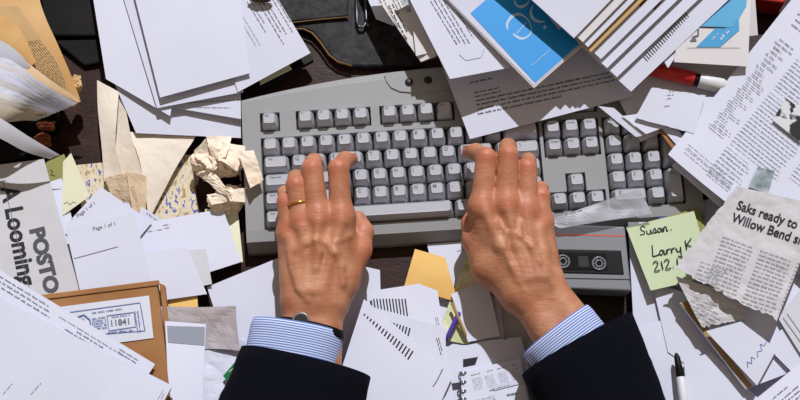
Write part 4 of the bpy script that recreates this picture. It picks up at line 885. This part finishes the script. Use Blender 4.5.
        no = bm_obj('fingernail', bm, NAIL, None, smooth=True); no.parent = ho
        md = no.modifiers.new('s', 'SOLIDIFY'); md.thickness = .0006
    return ho, MCP, PIP, axis, lat, Wr
# order pinky, ring, middle, index
LH = build_hand('left hand with gold ring', [(289, 233, 66), (302, 222, 74), (318, 216, 79), (341, 216, 77)], [(286, 202, 73), (296, 185, 81), (312, 169, 86), (338.5, 169, 84)],
    [(285, 193, 58), (296, 178, 61), (314, 162, 66), (345, 160, 69)], [(285, 196, 44), (297, 180, 44), (316, 165, 47), (351, 159, 56)],
    [(340, 282, 58), (360, 250, 54), (363, 232, 50), (358, 219, 47)], (314, 308, 62), (304, 400, 56),
    [([(341, 222), (333, 250), (322, 290)], .0020, .006), ([(318, 222), (316, 250), (313, 290)], .0021, .006), ([(302, 228), (304, 255), (307, 290)], .0020, .006), ([(289, 238), (295, 262), (301, 290)], .0020, .006),
     ([(298, 252), (306, 243), (316, 240), (326, 243), (335, 252), (341, 266), (343, 284)], .0014, .004), ([(316, 240), (319, 252), (316, 268)], .0011, .004), ([(288, 250), (292, 270), (298, 288), (308, 300)], .0011, .003), ([(334, 243), (350, 236)], .0012, .003)])
RH = build_hand('right hand', [(541, 222, 68), (527, 210, 76), (506, 203, 81), (482, 206, 79)], [(541, 196, 72), (527, 168, 81), (508, 155, 88), (486, 158, 86)],
    [(541, 189, 57), (528, 161, 60), (508, 147, 66), (476, 152, 70)], [(540, 192, 44), (527, 164, 44), (507, 150, 47), (469, 152, 56)],
    [(490, 268, 58), (474, 240, 55), (472, 224, 50), (477, 210, 46)], (536, 292, 64), (604, 386, 58),
    [([(486, 212), (500, 245), (520, 278)], .0020, .006), ([(508, 210), (517, 245), (528, 278)], .0021, .006), ([(527, 217), (532, 245), (538, 275)], .0020, .006), ([(541, 228), (544, 250), (547, 275)], .0020, .006),
     ([(497, 222), (506, 232), (520, 236), (532, 246), (540, 262), (552, 284)], .0013, .003), ([(506, 232), (504, 248), (512, 266), (524, 290)], .0011, .003), ([(520, 236), (520, 222)], .0013, .003)])
# ring on the left ring finger
mcp, pip = LH[1][1], LH[2][1]; t = .5; c = Vector(mcp * (1 - t) + pip * t) - PL; axd = Vector(pip - mcp)
bm = bmesh.new(); torus(bm, c, axd, .0106, .0011, 40, 10); bm_obj('gold_ring', bm, GOLDM, per_, smooth=True)
# watch
Wl = LH[5]; axl, latl = Vector(LH[3]), Vector(LH[4]); upv = latl.cross(axl); upv = upv if upv.z > 0 else -upv
def oval_tube(name, cs, ra, rb, axv, latv, thick, m_, folds=0, seed=0, nseg=64, uvoff=0, caps=False):
    """sleeve-like tube: centres cs, half widths ra (across) and rb (up); open ends with real thickness"""
    rnd = random.Random(seed); bm = bmesh.new(); uv = bm.loops.layers.uv.new('UVMap'); L = [0]
    for a, b in zip(cs, cs[1:]): L.append(L[-1] + (b - a).length)
    def rings(inner):
        out = []
        for i, c_ in enumerate(cs):
            ax_i = axv if not isinstance(axv, list) else axv[i]; la = latv if not isinstance(latv, list) else latv[i]; up_ = la.cross(ax_i); up_ = up_ if up_.z > 0 else -up_; rg = []
            for kk in range(nseg):
                a = 2 * math.pi * kk / nseg; f = 1
                if folds:
                    f += folds * (noise.noise(Vector((math.cos(a) * 1.6 + seed, math.sin(a) * 1.6, L[i] * 22))) + .5 * noise.noise(Vector((math.cos(a) * 3 + seed, math.sin(a) * 3, L[i] * 50 + a * .0)))) * min(1, .25 + i / 4)
                sq = lambda v_: math.copysign(abs(v_) ** .88, v_)
                p = c_ + la * (sq(math.cos(a)) * (ra[i] * f - inner)) + up_ * (sq(math.sin(a)) * (rb[i] * f - inner)); rg.append(bm.verts.new(p - PL))
            out.append(rg)
        return out
    o_, i_ = rings(0), rings(thick)
    def skin_(r_, rev):
        for i in range(len(r_) - 1):
            for kk in range(nseg):
                q = [r_[i][kk], r_[i][(kk + 1) % nseg], r_[i + 1][(kk + 1) % nseg], r_[i + 1][kk]]; ll = [L[i], L[i], L[i + 1], L[i + 1]]; uu = [kk / nseg, (kk + 1) / nseg, (kk + 1) / nseg, kk / nseg]
                f = bm.faces.new(q)
                for lp_, a, b in zip(f.loops, uu, ll): lp_[uv].uv = (a, b)
    skin_(o_, 0); skin_(i_, 1)
    for r1, r2 in ((o_[0], i_[0]), (o_[-1], i_[-1])):
        for kk in range(nseg): bm.faces.new((r1[kk], r1[(kk + 1) % nseg], r2[(kk + 1) % nseg], r2[kk]))
    return bm_obj(name, bm, m_, per_, smooth=True)
def path(p0, p1, n): a, b = at(*p0), at(*p1); return [a.lerp(b, i / (n - 1)) for i in range(n)]
def frame(cs):
    d = (cs[0] - cs[-1]).normalized(); la = d.cross(Vector((0, 0, 1))).normalized(); return d, la
# left
cs = path((312, 326, 61), (310, 334, 61), 3); d, la = frame(cs); wt = empty('wristwatch', (0, 0, 0)); wt.parent = per_; wt['label'] = 'steel wristwatch under the left cuff'
st = oval_tube('watch_strap', cs, [.0325, .033, .033], [.0225, .023, .023], d, la, .002, BLACK); st.parent = wt
bm = bmesh.new(); cc = at(301, 321.5, 81) - PL; tube(bm, [cc - Vector((0, 0, .002)), cc + Vector((0, 0, .0025))], .0082, 28); cse = bm_obj('watch_case', bm, METAL, None, bevel=.0006); cse.parent = wt
bm = bmesh.new(); tube(bm, [cc + Vector((0, 0, .0025)), cc + Vector((0, 0, .0029))], .0066, 28); wf = bm_obj('watch_face', bm, RECD, None); wf.parent = cse
cs = path((300, 327, 60), (300, 392, 58), 9); d0 = Vector((0, 0, 0)); a_, b_ = at(250, 321, 60), at(345, 337, 60); la = (b_ - a_).normalized(); d = Vector((0, 0, 1)).cross(la).normalized()
cs = [at(298, 327, 60) - d * (.006 * i) for i in range(10)]
oval_tube('shirt_cuff', cs, [.0435] + [.0445] * 9, [.0285] + [.029] * 9, d, la, .0014, SHIRT, folds=.012, seed=3)
a_, b_ = at(240, 347, 58), at(373, 378, 58); la = (b_ - a_).normalized(); d = Vector((0, 0, 1)).cross(la).normalized(); c0 = at(306, 363, 58)
cs = [c0 - d * (.012 * i) for i in range(15)]
for i, c_ in enumerate(cs): c_.z += 0
oval_tube('jacket_sleeve', cs, [.0625 + .0012 * i for i in range(15)], [.039 + .001 * i for i in range(15)], d, la, .0025, SUIT, folds=.05, seed=5)
# right
a_, b_ = at(524, 351, 60), at(585, 305, 60); la = (b_ - a_).normalized(); d = Vector((0, 0, 1)).cross(la).normalized(); c0 = at(555.5, 329.5, 61)
cs = [c0 - d * (.006 * i) for i in range(10)]
oval_tube('shirt_cuff', cs, [.0385] + [.0395] * 9, [.0275] + [.028] * 9, d, la, .0014, SHIRT, folds=.012, seed=8)
a_, b_ = at(521, 374, 58), at(631, 313, 58); la = (b_ - a_).normalized(); c0 = at(577, 344, 58)
run = (at(577 + 76, 344 + 186, 58) - c0).normalized(); per2 = Vector((-run.y, run.x, 0))
cs = [c0 + run * (.0125 * i) for i in range(15)]; las = []; axs = []
for i in range(15):
    l_ = la.lerp(per2, min(1, i / 7)).normalized(); las.append(l_); axs.append(Vector((0, 0, 1)).cross(l_).normalized())
oval_tube('jacket_sleeve', cs, [.0600 - .0006 * min(i, 6) for i in range(15)], [.038 + .001 * i for i in range(15)], axs, las, .0025, SUIT, folds=.05, seed=11)
